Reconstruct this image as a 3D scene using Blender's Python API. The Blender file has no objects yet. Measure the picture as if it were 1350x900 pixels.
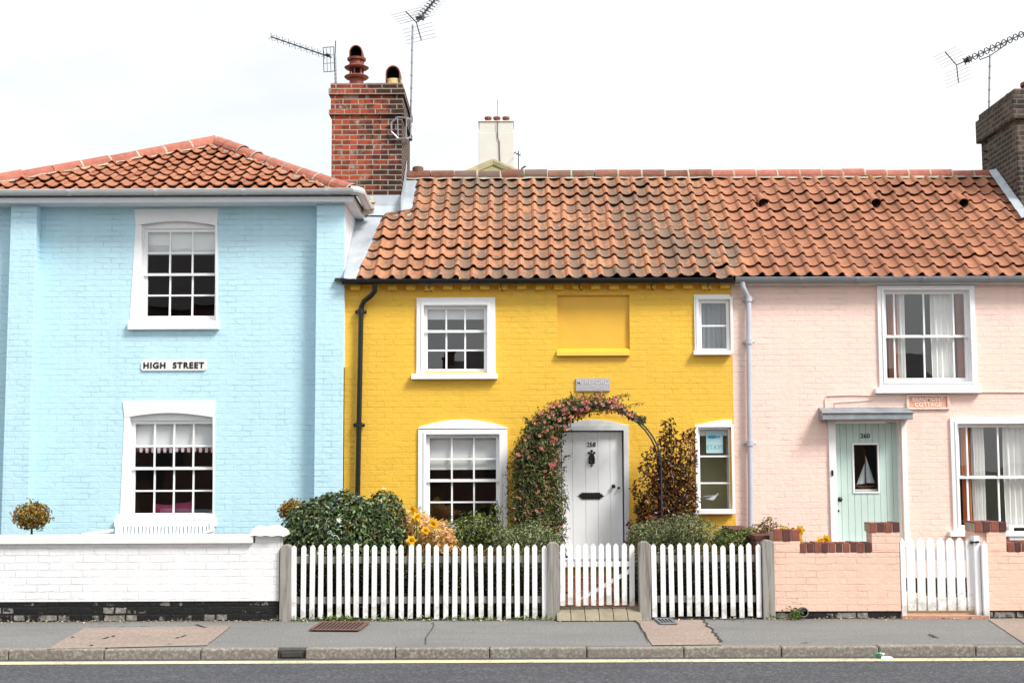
import bpy, math, random
from mathutils import Vector, Matrix, Euler, noise

RND = random.Random(11)
SC = bpy.context.scene
COL = SC.collection
rad = math.radians

# ------------------------------------------------------------------ camera
F = 1750.0                      # focal length in photo pixels (photo 1350 x 900)
CAM = Vector((0.0, 0.0, 1.72))
PITCH, ROLL = rad(5.28), rad(-0.22)
CAM_M = Matrix.Rotation(rad(90) + PITCH, 3, 'X') @ Matrix.Rotation(ROLL, 3, 'Z')

def ray(px, py):
    return CAM_M @ Vector(((px - 675.0) / F, -(py - 450.0) / F, -1.0))

def at(px, py, Y):
    """World point on the vertical plane y = Y that the photo shows at (px, py)."""
    d = ray(px, py)
    return CAM + d * ((Y - CAM.y) / d.y)

def atz(px, py, Z):
    d = ray(px, py)
    return CAM + d * ((Z - CAM.z) / d.z)

def rect(l, t, r, b, Y):
    cx, cy = (l + r) / 2, (t + b) / 2
    return at(l, cy, Y).x, at(r, cy, Y).x, at(cx, b, Y).z, at(cx, t, Y).z   # x0 x1 z0 z1

def polyz(pts, Y):
    return [(lambda p: (p.x, p.z))(at(x, y, Y)) for x, y in pts]

# ------------------------------------------------------------------ scene objects
def thing(name, label, cat, loc=(0, 0, 0), group=None):
    o = bpy.data.objects.new(name, None)
    COL.objects.link(o)
    o.location = loc
    o.empty_display_size = .2
    tag(o, label, cat, group)
    return o

def tag(o, label=None, cat=None, group=None, kind=None):
    if label: o['label'] = label
    if cat: o['category'] = cat
    if group: o['group'] = group
    if kind: o['kind'] = kind
    return o

def root_loc(p):
    v = Vector((0, 0, 0))
    while p is not None:
        v += p.location
        p = p.parent
    return v

class MB:
    def __init__(s):
        s.v, s.f, s.m, s.uv = [], [], [], []
    def face(s, pts, m=0, uv=None):
        i = len(s.v)
        s.v.extend(tuple(p) for p in pts)
        s.f.append(tuple(range(i, i + len(pts))))
        s.m.append(m); s.uv.append(uv)
    def grid(s, rows, m=0, uv=None, closed=False):
        """rows: list of equal-length point lists, shared vertices."""
        i0 = len(s.v); n = len(rows[0])
        for r in rows: s.v.extend(tuple(p) for p in r)
        for a in range(len(rows) - 1):
            for b in range(n if closed else n - 1):
                b2 = (b + 1) % n
                s.f.append((i0 + a*n + b, i0 + a*n + b2, i0 + (a+1)*n + b2, i0 + (a+1)*n + b))
                s.m.append(m); s.uv.append(uv(a, b) if callable(uv) else uv)
    def box(s, x0, x1, y0, y1, z0, z1, m=0, uv=None):
        if x1 < x0: x0, x1 = x1, x0
        if y1 < y0: y0, y1 = y1, y0
        if z1 < z0: z0, z1 = z1, z0
        i = len(s.v)
        s.v += [(x0,y0,z0),(x1,y0,z0),(x1,y1,z0),(x0,y1,z0),(x0,y0,z1),(x1,y0,z1),(x1,y1,z1),(x0,y1,z1)]
        for q in ((3,2,1,0),(4,5,6,7),(0,1,5,4),(1,2,6,5),(2,3,7,6),(3,0,4,7)):
            s.f.append(tuple(i + k for k in q)); s.m.append(m); s.uv.append(uv)
    def prism(s, poly, y0, y1, m=0):
        """poly: (x, z) outline, extruded from y0 to y1."""
        a = sum(poly[k][0]*poly[(k+1)%len(poly)][1] - poly[(k+1)%len(poly)][0]*poly[k][1] for k in range(len(poly)))
        if a < 0: poly = poly[::-1]
        n, i = len(poly), len(s.v)
        s.v += [(x, y0, z) for x, z in poly] + [(x, y1, z) for x, z in poly]
        s.f.append(tuple(range(i, i+n))); s.f.append(tuple(range(i+2*n-1, i+n-1, -1)))
        s.m += [m, m]; s.uv += [None, None]
        for k in range(n):
            k2 = (k+1) % n
            s.f.append((i+k, i+n+k, i+n+k2, i+k2)); s.m.append(m); s.uv.append(None)
    def tube(s, pts, r, n=8, m=0, caps=True, uv=None):
        pts = [Vector(p) for p in pts]
        rs = r if isinstance(r, (list, tuple)) else [r]*len(pts)
        rows, up = [], None
        for k, p in enumerate(pts):
            t = (pts[min(k+1, len(pts)-1)] - pts[max(k-1, 0)])
            if t.length < 1e-9: t = Vector((0,0,1))
            t.normalize()
            if up is None:
                up = Vector((0,0,1)) if abs(t.z) < .9 else Vector((1,0,0))
            a = t.cross(up)
            if a.length < 1e-4: a = t.cross(Vector((0,1,0)))
            a.normalize(); b = a.cross(t).normalized(); up = b
            rows.append([p + a*(math.cos(2*math.pi*j/n)*rs[k]) + b*(math.sin(2*math.pi*j/n)*rs[k]) for j in range(n)])
        s.grid(rows, m, uv, closed=True)
        if caps:
            s.face(rows[0][::-1], m, uv); s.face(rows[-1], m, uv)
    def lathe(s, c, prof, n=16, m=0, axis='Z', caps=True):
        c = Vector(c); rows = []
        for r, h in prof:
            ring = []
            for j in range(n):
                a = 2*math.pi*j/n
                if axis == 'Z': ring.append(c + Vector((r*math.cos(a), r*math.sin(a), h)))
                elif axis == 'X': ring.append(c + Vector((h, r*math.cos(a), r*math.sin(a))))
                else: ring.append(c + Vector((r*math.cos(a), h, r*math.sin(a))))
            rows.append(ring)
        s.grid(rows, m, None, closed=True)
        if caps:
            s.face(rows[0][::-1], m); s.face(rows[-1], m)
    def ring(s, o, i, y0, y1, m=0):
        """A rectangular frame between rects o and i = (x0, x1, z0, z1)."""
        s.box(o[0], i[0], y0, y1, o[2], o[3], m); s.box(i[1], o[1], y0, y1, o[2], o[3], m)
        if o[3] - i[3] > 1e-4: s.box(i[0], i[1], y0, y1, i[3], o[3], m)
        if i[2] - o[2] > 1e-4: s.box(i[0], i[1], y0, y1, o[2], i[2], m)
    def mesh(s, name, mats, off, smooth=False):
        me = bpy.data.meshes.new(name)
        off = Vector(off)
        me.from_pydata([(x-off.x, y-off.y, z-off.z) for x, y, z in s.v], [], s.f)
        for mt in (mats if isinstance(mats, (list, tuple)) else [mats]): me.materials.append(mt)
        me.polygons.foreach_set('material_index', s.m)
        if any(u is not None for u in s.uv):
            L = me.uv_layers.new(name='rnd')
            for p, u in zip(me.polygons, s.uv):
                if u is None: continue
                for k, li in enumerate(p.loop_indices):
                    L.data[li].uv = u[k] if isinstance(u[0], (tuple, list)) else u
        if smooth: me.polygons.foreach_set('use_smooth', [True]*len(me.polygons))
        me.update()
        return me
    def build(s, name, mats, parent=None, smooth=False, bevel=0, loc=None, angle=None):
        off = root_loc(parent) if parent is not None else Vector(loc or (0, 0, 0))
        o = bpy.data.objects.new(name, s.mesh(name, mats, off, smooth))
        COL.objects.link(o)
        if parent is not None: o.parent = parent
        else: o.location = off
        if bevel:
            b = o.modifiers.new('bevel', 'BEVEL'); b.width = bevel; b.segments = 2; b.limit_method = 'ANGLE'; b.angle_limit = rad(40)
        return o

def put(name, mesh, parent, loc, rot=(0, 0, 0), scale=1.0):
    """Another object that shares a mesh (repeated parts)."""
    o = bpy.data.objects.new(name, mesh); COL.objects.link(o)
    o.parent = parent
    o.location = Vector(loc) - (root_loc(parent) if parent is not None else Vector((0, 0, 0)))
    o.rotation_euler = rot; o.scale = (scale,)*3 if not isinstance(scale, tuple) else scale
    return o

def copy_tree(o, parent=None):
    c = o.copy(); COL.objects.link(c); c.parent = parent
    for ch in o.children: copy_tree(ch, c)
    return c

def text(name, body, x, y, z, size, mat, parent, bold=0.0, extrude=.004, spacing=1.0, rot=0, sx=1.0):
    cu = bpy.data.curves.new(name, 'FONT')
    cu.body = body; cu.size = size; cu.align_x = 'CENTER'; cu.align_y = 'CENTER'
    cu.offset = bold; cu.extrude = extrude; cu.space_character = spacing
    cu.materials.append(mat)
    tmp = bpy.data.objects.new(name + '_outline', cu); COL.objects.link(tmp)
    me = bpy.data.meshes.new_from_object(tmp.evaluated_get(bpy.context.evaluated_depsgraph_get()))
    bpy.data.objects.remove(tmp); me.name = name
    if not me.materials: me.materials.append(mat)
    o = bpy.data.objects.new(name, me); COL.objects.link(o)
    o.parent = parent
    o.location = Vector((x, y, z)) - (root_loc(parent) if parent is not None else Vector((0, 0, 0)))
    o.rotation_euler = (rad(90), rot, 0); o.scale = (sx, 1, 1)
    return o

# ------------------------------------------------------------------ materials
def lin(h):
    if isinstance(h, str):
        h = h.lstrip('#')
        c = [int(h[i:i+2], 16)/255 for i in (0, 2, 4)]
        return tuple(x/12.92 if x <= .04045 else ((x+.055)/1.055)**2.4 for x in c) + (1,)
    return tuple(h[:3]) + (1,)

class NT:
    def __init__(s, name):
        s.mat = bpy.data.materials.new(name); s.mat.use_nodes = True
        s.t = s.mat.node_tree
        s.b = s.t.nodes['Principled BSDF']; s.out = s.t.nodes['Material Output']
    def n(s, kind, **kw):
        x = s.t.nodes.new(kind)
        for k, v in kw.items():
            if k in x.inputs: x.inputs[k].default_value = v
            else: setattr(x, k, v)
        return x
    def l(s, a, b): s.t.links.new(a, b)
    def coords(s): return s.n('ShaderNodeTexCoord').outputs['Object']
    def noise(s, scale, detail=4, rough=.55, vec=None, dist=0.0):
        x = s.n('ShaderNodeTexNoise'); x.inputs['Scale'].default_value = scale; x.inputs['Detail'].default_value = detail
        x.inputs['Roughness'].default_value = rough; x.inputs['Distortion'].default_value = dist
        s.l(vec if vec is not None else s.coords(), x.inputs['Vector'])
        return x.outputs['Fac']
    def ramp(s, fac, stops, interp='LINEAR'):
        r = s.n('ShaderNodeValToRGB'); cr = r.color_ramp; cr.interpolation = interp
        while len(cr.elements) < len(stops): cr.elements.new(.5)
        for e, (p, c) in zip(cr.elements, stops):
            e.position = p; e.color = c if isinstance(c, tuple) and len(c) == 4 else lin(c)
        s.l(fac, r.inputs['Fac']); return r.outputs['Color']
    def mix(s, fac, a, b, mode='MIX'):
        x = s.n('ShaderNodeMix', data_type='RGBA', blend_type=mode)
        for sock, v in ((x.inputs[0], fac), (x.inputs[6], a), (x.inputs[7], b)):
            if hasattr(v, 'is_output'): s.l(v, sock)
            else: sock.default_value = v if not isinstance(v, str) else lin(v)
        return x.outputs[2]
    def math(s, op, a, b=0.0, clamp=False):
        x = s.n('ShaderNodeMath', operation=op); x.use_clamp = clamp
        for sock, v in ((x.inputs[0], a), (x.inputs[1], b)):
            if hasattr(v, 'is_output'): s.l(v, sock)
            else: sock.default_value = v
        return x.outputs[0]
    def bump(s, h, strength=.5, dist=.01, prev=None):
        x = s.n('ShaderNodeBump'); x.inputs['Strength'].default_value = strength; x.inputs['Distance'].default_value = dist
        s.l(h, x.inputs['Height'])
        if prev is not None: s.l(prev, x.inputs['Normal'])
        return x.outputs['Normal']
    def done(s, color=None, rough=.6, normal=None, metallic=0.0, spec=.5):
        b = s.b
        if color is not None:
            if hasattr(color, 'is_output'): s.l(color, b.inputs['Base Color'])
            else: b.inputs['Base Color'].default_value = lin(color)
        if hasattr(rough, 'is_output'): s.l(rough, b.inputs['Roughness'])
        else: b.inputs['Roughness'].default_value = rough
        b.inputs['Metallic'].default_value = metallic; b.inputs['Specular IOR Level'].default_value = spec
        if normal is not None: s.l(normal, b.inputs['Normal'])
        return s.mat

def scaled(c, k):
    c = lin(c); return tuple(min(1, x*k) for x in c[:3]) + (1,)

def plain(name, c, rough=.5, var=.08, scale=9, bump=.15, metallic=0.0, spec=.5, fine=60):
    t = NT(name)
    f = t.noise(scale, 5)
    col = t.ramp(f, [(.3, scaled(c, 1-var)), (.7, scaled(c, 1+var))])
    nrm = t.bump(t.noise(fine, 3), bump, .004) if bump else None
    return t.done(col, rough, nrm, metallic, spec)

def wallvec(t, warp=.012):
    """(x + y, z, 0) in metres with a little wander so that courses are not ruler-straight."""
    sep = t.n('ShaderNodeSeparateXYZ'); t.l(t.coords(), sep.inputs[0])
    w = t.math('MULTIPLY', t.math('SUBTRACT', t.noise(1.7, 2), .5), warp*2)
    w2 = t.math('MULTIPLY', t.math('SUBTRACT', t.noise(9, 3), .5), warp*2.0)
    cmb = t.n('ShaderNodeCombineXYZ')
    t.l(t.math('ADD', t.math('ADD', sep.outputs[0], sep.outputs[1]), w2), cmb.inputs[0])
    t.l(t.math('ADD', t.math('ADD', sep.outputs[2], w), w2), cmb.inputs[1])
    return cmb.outputs[0]

def bricktex(t, vec, c1, c2, mortar, w=.225, h=.075, ms=.006, smooth=.35, bias=0.0):
    b = t.n('ShaderNodeTexBrick')
    b.offset = .5; b.squash = 1
    for k, v in (('Color1', lin(c1)), ('Color2', lin(c2)), ('Mortar', lin(mortar)), ('Scale', 1.0), ('Mortar Size', ms),
                 ('Mortar Smooth', smooth), ('Bias', bias), ('Brick Width', w), ('Row Height', h)):
        b.inputs[k].default_value = v
    t.l(vec, b.inputs['Vector'])
    return b

def painted_brick(name, c, depth=.012, strength=.8, var=.05, rough=.55, dirt=None, w=.225, h=.075, ms=.006, joint=.95, grime=None):
    t = NT(name)
    vec = wallvec(t)
    b = bricktex(t, vec, scaled(c, 1-var*.5), scaled(c, 1+var*.5), scaled(c, joint), w, h, ms)
    big = t.noise(.9, 4)
    col = t.mix(t.ramp(big, [(.35, (0,0,0,1)), (.7, (1,1,1,1))]), b.outputs['Color'], scaled(c, 1-var), 'MIX')
    # chips and grime with a shape of their own
    if dirt:
        m = t.ramp(t.noise(5.5, 8, .7), [(.66, (0,0,0,1)), (.74, (1,1,1,1))])
        col = t.mix(t.math('MULTIPLY', m, .35), col, dirt)
    mp = t.n('ShaderNodeMapping'); mp.inputs['Scale'].default_value = (5.5, 5.5, .55); t.l(t.coords(), mp.inputs['Vector'])
    streak = t.ramp(t.noise(1.0, 6, .62, mp.outputs[0]), [(.52, (0,0,0,1)), (.72, (.32,.32,.32,1))])
    col = t.mix(streak, col, scaled(grime or c, .80 if not grime else 1))
    spots = t.ramp(t.noise(16, 6, .7), [(.68, (0,0,0,1)), (.73, (.4,.4,.4,1))])
    col = t.mix(spots, col, scaled(c, .72))
    per = t.n('ShaderNodeTexNoise'); per.inputs['Scale'].default_value = 1.0; per.inputs['Detail'].default_value = 1
    mp2 = t.n('ShaderNodeMapping'); mp2.inputs['Scale'].default_value = (3.2, 3.2, 12.0); t.l(t.coords(), mp2.inputs['Vector']); t.l(mp2.outputs[0], per.inputs['Vector'])
    col = t.mix(t.ramp(per.outputs['Fac'], [(.35, (.16,.16,.16,1)), (.5, (0,0,0,1)), (.66, (.12,.12,.12,1))]), col, scaled(c, .84))
    inv = t.math('SUBTRACT', 1.0, b.outputs['Fac'])
    keep = t.ramp(t.noise(3.1, 5, .65), [(.38, (.12,)*3+(1,)), (.62, (1,)*3+(1,))])      # paint fills the joints in places
    hgt = t.math('MULTIPLY', inv, 1.0)
    lump = t.noise(14, 5, .6)
    bp = t.n('ShaderNodeBump'); bp.inputs['Distance'].default_value = depth
    t.l(t.math('MULTIPLY', keep, strength), bp.inputs['Strength']); t.l(hgt, bp.inputs['Height'])
    nrm = t.bump(t.noise(55, 3), .25, .006, t.bump(lump, .5, .014, bp.outputs['Normal']))
    return t.done(col, rough, nrm, 0, .35)

def bare_brick(name, c1, c2, mortar, soot=None, soot_lo=.5, soot_x=0.0, soot_k=0.0, w=.225, h=.075, ms=.009):
    t = NT(name)
    vec = wallvec(t, .006)
    b = bricktex(t, vec, c1, c2, mortar, w, h, ms, .2, -.15)
    n = t.noise(9, 6, .65)
    sp = t.n('ShaderNodeSeparateXYZ'); t.l(vec, sp.inputs[0])
    row = t.math('FLOOR', t.math('DIVIDE', sp.outputs[1], h))
    shift = t.math('MULTIPLY', t.math('ABSOLUTE', t.math('MODULO', row, 2.0)), .5)
    colu = t.math('FLOOR', t.math('ADD', t.math('DIVIDE', sp.outputs[0], w), shift))
    cv = t.n('ShaderNodeCombineXYZ'); t.l(row, cv.inputs[0]); t.l(colu, cv.inputs[1])
    wn = t.n('ShaderNodeTexWhiteNoise', noise_dimensions='2D'); t.l(cv.outputs[0], wn.inputs['Vector'])
    per = t.ramp(wn.outputs['Value'], [(0, scaled(c2, .6)), (.2, c2), (.4, c1), (.75, scaled(c1, 1.12)), (.9, scaled(c1, .75)), (1, mortar)])
    per = t.mix(.4, per, t.ramp(n, [(.3, scaled(c2, .7)), (.55, c1), (.75, scaled(c1, 1.25))]))
    col = t.mix(b.outputs['Fac'], per, mortar)
    # patches of light mortar smeared over bricks
    col = t.mix(t.ramp(t.noise(6.5, 7, .7), [(.57, (0,0,0,1)), (.66, (.75,.75,.75,1))]), col, mortar)
    if soot:
        sx = t.n('ShaderNodeSeparateXYZ'); t.l(t.coords(), sx.inputs[0])
        a = t.math('ADD', t.noise(1.9, 6, .65), t.math('MULTIPLY', t.math('SUBTRACT', sx.outputs[0], soot_x), soot_k))
        a = t.math('ADD', a, t.math('MULTIPLY', t.math('SUBTRACT', wn.outputs['Value'], .5), .25))
        f = t.math('MULTIPLY', t.ramp(a, [(soot_lo, (0,0,0,1)), (soot_lo+.12, (.9,.9,.9,1))]), t.math('SUBTRACT', 1.0, t.math('MULTIPLY', b.outputs['Fac'], .75)))
        col = t.mix(f, col, soot)
    inv = t.math('SUBTRACT', 1.0, b.outputs['Fac'])
    nrm = t.bump(t.noise(30, 4), .5, .01, t.bump(inv, .9, .012))
    return t.done(col, .85, nrm, 0, .25)

def leafmat(name, stops, rough=.45, trans=.25):
    t = NT(name)
    uv = t.n('ShaderNodeUVMap'); uv.uv_map = 'rnd'
    sep = t.n('ShaderNodeSeparateXYZ'); t.l(uv.outputs[0], sep.inputs[0])
    col = t.ramp(sep.outputs[0], stops)
    t.done(col, rough, None, 0, .5)
    tr = t.n('ShaderNodeBsdfTranslucent'); t.l(col, tr.inputs['Color'])
    mx = t.n('ShaderNodeMixShader'); mx.inputs[0].default_value = trans
    t.l(t.b.outputs[0], mx.inputs[1]); t.l(tr.outputs[0], mx.inputs[2]); t.l(mx.outputs[0], t.out.inputs[0])
    return t.mat

def tilemat(name, stops, lichen='#6a6157', lich=.5, moss='#4b4a3c', orange=True):
    t = NT(name)
    uv = t.n('ShaderNodeUVMap'); uv.uv_map = 'rnd'
    sep = t.n('ShaderNodeSeparateXYZ'); t.l(uv.outputs[0], sep.inputs[0])
    col = t.ramp(sep.outputs[0], stops)
    mot = t.noise(14, 6, .65)
    col = t.mix(.55, col, t.mix(t.ramp(mot, [(.3, (0,0,0,1)), (.7, (1,1,1,1))]), scaled(stops[1][1], .62), scaled(stops[-2][1], 1.12)))
    # grey lichen: more on some tiles (second random value) and in drifts
    drift = t.noise(.55, 3)
    a = t.math('ADD', t.math('MULTIPLY', sep.outputs[1], .34), t.math('ADD', t.math('MULTIPLY', drift, .75), t.math('MULTIPLY', t.noise(9, 6, .72), .8)))
    col = t.mix(t.math('MULTIPLY', t.ramp(a, [(1.14-lich*.3, (0,0,0,1)), (1.26-lich*.3, (1,1,1,1))]), .8), col, lichen)
    col = t.mix(t.ramp(t.noise(34, 3, .6), [(.71, (0,0,0,1)), (.76, (.8,.8,.8,1))]), col, moss)
    col = t.mix(t.ramp(t.noise(60, 4, .7), [(.62, (0,0,0,1)), (.68, (.55,.55,.55,1))]), col, '#a89c8a')
    col = t.mix(t.ramp(t.noise(2.1, 6, .7), [(.42, (0,0,0,1)), (.75, (.5,.5,.5,1))]), col, scaled(stops[0][1], .8))
    if orange:
        col = t.mix(t.ramp(t.noise(5.2, 5, .6), [(.70, (0,0,0,1)), (.75, (.75,.75,.75,1))]), col, '#b58a33')
    nrm = t.bump(t.noise(45, 5, .7), .5, .006)
    return t.done(col, .85, nrm, 0, .25)
# ------------------------------------------------------------------ palette
YF, YB, YP, YW = 17.6, 17.70, 17.50, 14.95      # cottage fronts, blue wall, blue piers, garden walls and fences

yx0, yx1 = at(453, 480, YP).x - .05, at(966.5, 520, YF).x
CHX1 = -1.60
m_blue = painted_brick('blue_painted_brick', '#bde1ee', .016, .9, .05, .5)
m_yellow = painted_brick('yellow_painted_brick', '#e9bb42', .012, .8, .07, .5, dirt='#e8cf86')
m_yellow_flat = plain('yellow_painted_render', '#e3b039', .5, .05, 3, .2, fine=18)
m_pink = painted_brick('pink_painted_brick', '#f2d4c7', .011, .8, .045, .55)
m_salmon = painted_brick('salmon_painted_brick', '#eac2af', .018, .95, .05, .6)
m_whitebrick = painted_brick('white_painted_brick', '#e8e8ea', .016, .9, .03, .5, w=.25, h=.081, joint=.88)
m_white = plain('white_gloss_paint', '#efeff0', .35, .02, 5, .1, fine=40)
m_offwhite = plain('offwhite_paint', '#dcdfe2', .4, .04, 5, .12, fine=40)
m_coping = plain('white_masonry_paint', '#efeeec', .6, .04, 6, .35, fine=25)
m_gutterwhite = plain('grey_white_gutter', '#c9cacb', .4, .07, 4, .1)
m_gutterblack = plain('black_iron_paint', '#151617', .28, .2, 8, .2)
m_pipe = plain('pale_grey_pipe', '#b9bcc6', .35, .06, 4, .1)
m_zinc = plain('grey_gutter', '#8e9296', .4, .12, 3, .1)
m_lead = plain('lead_sheet', '#aeb6bd', .5, .22, 2.5, .4, metallic=.15, fine=12)
m_hoodlead = plain('hood_lead', '#868c92', .5, .25, 6, .5, metallic=.1, fine=25)
m_ridge = tilemat('ridge_clay', [(0, '#5d4138'), (.4, '#7d5445'), (.7, '#94604c'), (1, '#75604f')], lich=.5, orange=False)
m_hipclay = tilemat('hip_clay', [(0, '#94584a'), (.4, '#a96858'), (.7, '#b57564'), (1, '#9c6152')], lich=.12, orange=False)
m_mortar = plain('lime_mortar', '#a79f8e', .9, .25, 9, .7, fine=30)
m_tile_y = tilemat('weathered_pantile', [(0, '#876048'), (.3, '#ad785a'), (.6, '#bf8a67'), (.85, '#b37f62'), (1, '#82695a')], lich=.62)
m_tile_p = tilemat('orange_pantile', [(0, '#7f5743'), (.3, '#a47056'), (.6, '#b57f61'), (.85, '#a67258'), (1, '#85604f')], lich=.4, orange=False)
m_tile_b = tilemat('small_pantile', [(0, '#875641'), (.3, '#a87055'), (.6, '#ba8163'), (.85, '#a87358'), (1, '#8f5f4c')], lich=.3, orange=False)
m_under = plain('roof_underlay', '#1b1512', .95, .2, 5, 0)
m_stack = bare_brick('red_chimney_brick', '#a54a30', '#683528', '#a0978a', soot='#25211f', soot_lo=.48, soot_x=CHX1 - .42 - (yx0+yx1)/2, soot_k=.62, ms=.0095)
m_stackdark = bare_brick('sooty_chimney_brick', '#6b4a3c', '#3b302b', '#8f877c', soot='#2a2725', soot_lo=.5)
m_darkstone = bare_brick('dark_chimney_brick', '#5c5048', '#3a342f', '#6f675c', soot='#2b2a27', soot_lo=.45, ms=.012)
m_pot = plain('clay_pot', '#7d3c2c', .6, .25, 9, .4, fine=25)
m_potpale = plain('cream_clay_pot', '#c2a878', .6, .25, 7, .4, fine=25)
m_soot_hollow = plain('soot_and_hollow_black', '#120f0e', .9, .2, 8, 0)  # chimney soot; also painted as the shade inside vents, pipe and lid slots
m_glassdark = None
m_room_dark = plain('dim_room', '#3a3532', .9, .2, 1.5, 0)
m_room_olive = plain('olive_room', '#c3c49a', .8, .08, 1.5, 0)
m_blind = plain('roller_blind', '#f2f2f2', .8, .05, 3, 0)
m_curtain = plain('white_curtain', '#f3f1ee', .85, .05, 3, 0)
m_net = plain('net_curtain', '#8f979c', .85, .12, 3, 0)
m_brown = plain('brown_curtain', '#8a4420', .7, .3, 3, 0)
m_orange = plain('orange_curtain', '#b55a1c', .7, .25, 3, 0)
m_pinkcloth = plain('magenta_cloth', '#862a52', .85, .15, 12, .2)
m_black = plain('black_paint', '#0d0d0e', .4, .15, 9, .1)
m_cap = bare_brick('coping_brick', '#9a4c38', '#6a352a', '#8d857a', w=.078, h=.4, ms=.012)
m_plinth = NT('black_tarred_plinth')
def _plinth():
    t = m_plinth
    vec = wallvec(t)
    b = bricktex(t, vec, '#0c0c0d', '#121213', '#0b0b0b', .25, .081, .012)
    sep = t.n('ShaderNodeSeparateXYZ'); t.l(t.coords(), sep.inputs[0])
    sp = t.n('ShaderNodeSeparateXYZ'); t.l(vec, sp.inputs[0])
    row = t.math('FLOOR', t.math('DIVIDE', sp.outputs[1], .081)); colu = t.math('FLOOR', t.math('ADD', t.math('DIVIDE', sp.outputs[0], .25), t.math('MULTIPLY', t.math('ABSOLUTE', t.math('MODULO', row, 2.0)), .5)))
    cv = t.n('ShaderNodeCombineXYZ'); t.l(row, cv.inputs[0]); t.l(colu, cv.inputs[1])
    wn = t.n('ShaderNodeTexWhiteNoise', noise_dimensions='2D'); t.l(cv.outputs[0], wn.inputs['Vector'])
    worn = t.math('ADD', t.math('MULTIPLY', t.noise(7, 7, .7), .55), t.math('ADD', t.math('MULTIPLY', wn.outputs['Value'], .28), t.math('MULTIPLY', sep.outputs[2], -.55)))
    worn = t.math('SUBTRACT', worn, t.math('MULTIPLY', b.outputs['Fac'], .25))
    col = t.mix(t.ramp(worn, [(.41, (0,0,0,1)), (.45, (1,1,1,1))]), b.outputs['Color'], t.ramp(t.noise(22, 4), [(.3, '#57544f'), (.7, '#9b978f')]))
    return t.done(col, .6, t.bump(t.noise(18, 5, .7), .8, .02, t.bump(t.math('SUBTRACT', 1.0, b.outputs['Fac']), .8, .012)), 0, .4)
m_plinth = _plinth()

def glassmat():
    t = NT('window_glass')
    t.t.nodes.remove(t.b)
    lw = t.n('ShaderNodeLayerWeight')
    frv = t.math('ADD', .125, t.math('MULTIPLY', t.math('POWER', lw.outputs['Facing'], 5.0), .9))
    tr = t.n('ShaderNodeBsdfTransparent'); tr.inputs['Color'].default_value = (.93, .95, .95, 1)
    gl = t.n('ShaderNodeBsdfGlossy'); gl.inputs['Roughness'].default_value = .0
    wob = t.n('ShaderNodeBump'); wob.inputs['Strength'].default_value = .04; wob.inputs['Distance'].default_value = .02
    t.l(t.noise(1.6, 2), wob.inputs['Height']); t.l(wob.outputs[0], gl.inputs['Normal'])
    mx = t.n('ShaderNodeMixShader')
    t.l(frv, mx.inputs[0]); t.l(tr.outputs[0], mx.inputs[1]); t.l(gl.outputs[0], mx.inputs[2]); t.l(mx.outputs[0], t.out.inputs[0])
    return t.mat
m_glass = glassmat()

# ------------------------------------------------------------------ builders
def wall(mb, x0, x1, z0, z1, y, holes, deep=.24, m=0, mr=0):
    xs = sorted({x0, x1} | {h[k] for h in holes for k in (0, 1)})
    zs = sorted({z0, z1} | {h[k] for h in holes for k in (2, 3)})
    xs = [x for x in xs if x0 <= x <= x1]; zs = [z for z in zs if z0 <= z <= z1]
    for a, b in zip(xs, xs[1:]):
        for c, d in zip(zs, zs[1:]):
            cx, cz = (a+b)/2, (c+d)/2
            if any(h[0] < cx < h[1] and h[2] < cz < h[3] for h in holes): continue
            mb.face([(a, y, c), (b, y, c), (b, y, d), (a, y, d)], m)
    for h in holes:
        a, b, c, d = h[:4]; Y = y + (h[4] if len(h) > 4 else deep)
        if len(h) > 4: mr_ = m
        else: mr_ = mr
        mb.face([(a, y, c), (a, y, d), (a, Y, d), (a, Y, c)], mr_)
        mb.face([(b, y, c), (b, Y, c), (b, Y, d), (b, y, d)], mr_)
        mb.face([(a, y, d), (b, y, d), (b, Y, d), (a, Y, d)], mr_)
        mb.face([(a, y, c), (a, Y, c), (b, Y, c), (b, y, c)], mr_)

def curtain(name, x0, x1, y, z0, z1, mat, parent, folds=6, amp=.03):
    mb = MB(); n = folds*8
    rows = []
    for k in range(5):
        z = z1 + (z0-z1)*k/4
        rows.append([(x0 + (x1-x0)*i/n, y + amp*math.sin(2*math.pi*folds*i/n + .6*math.sin(k+i*.3)), z) for i in range(n+1)])
    mb.grid(rows)
    return mb.build(name, mat, parent, smooth=True)

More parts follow.
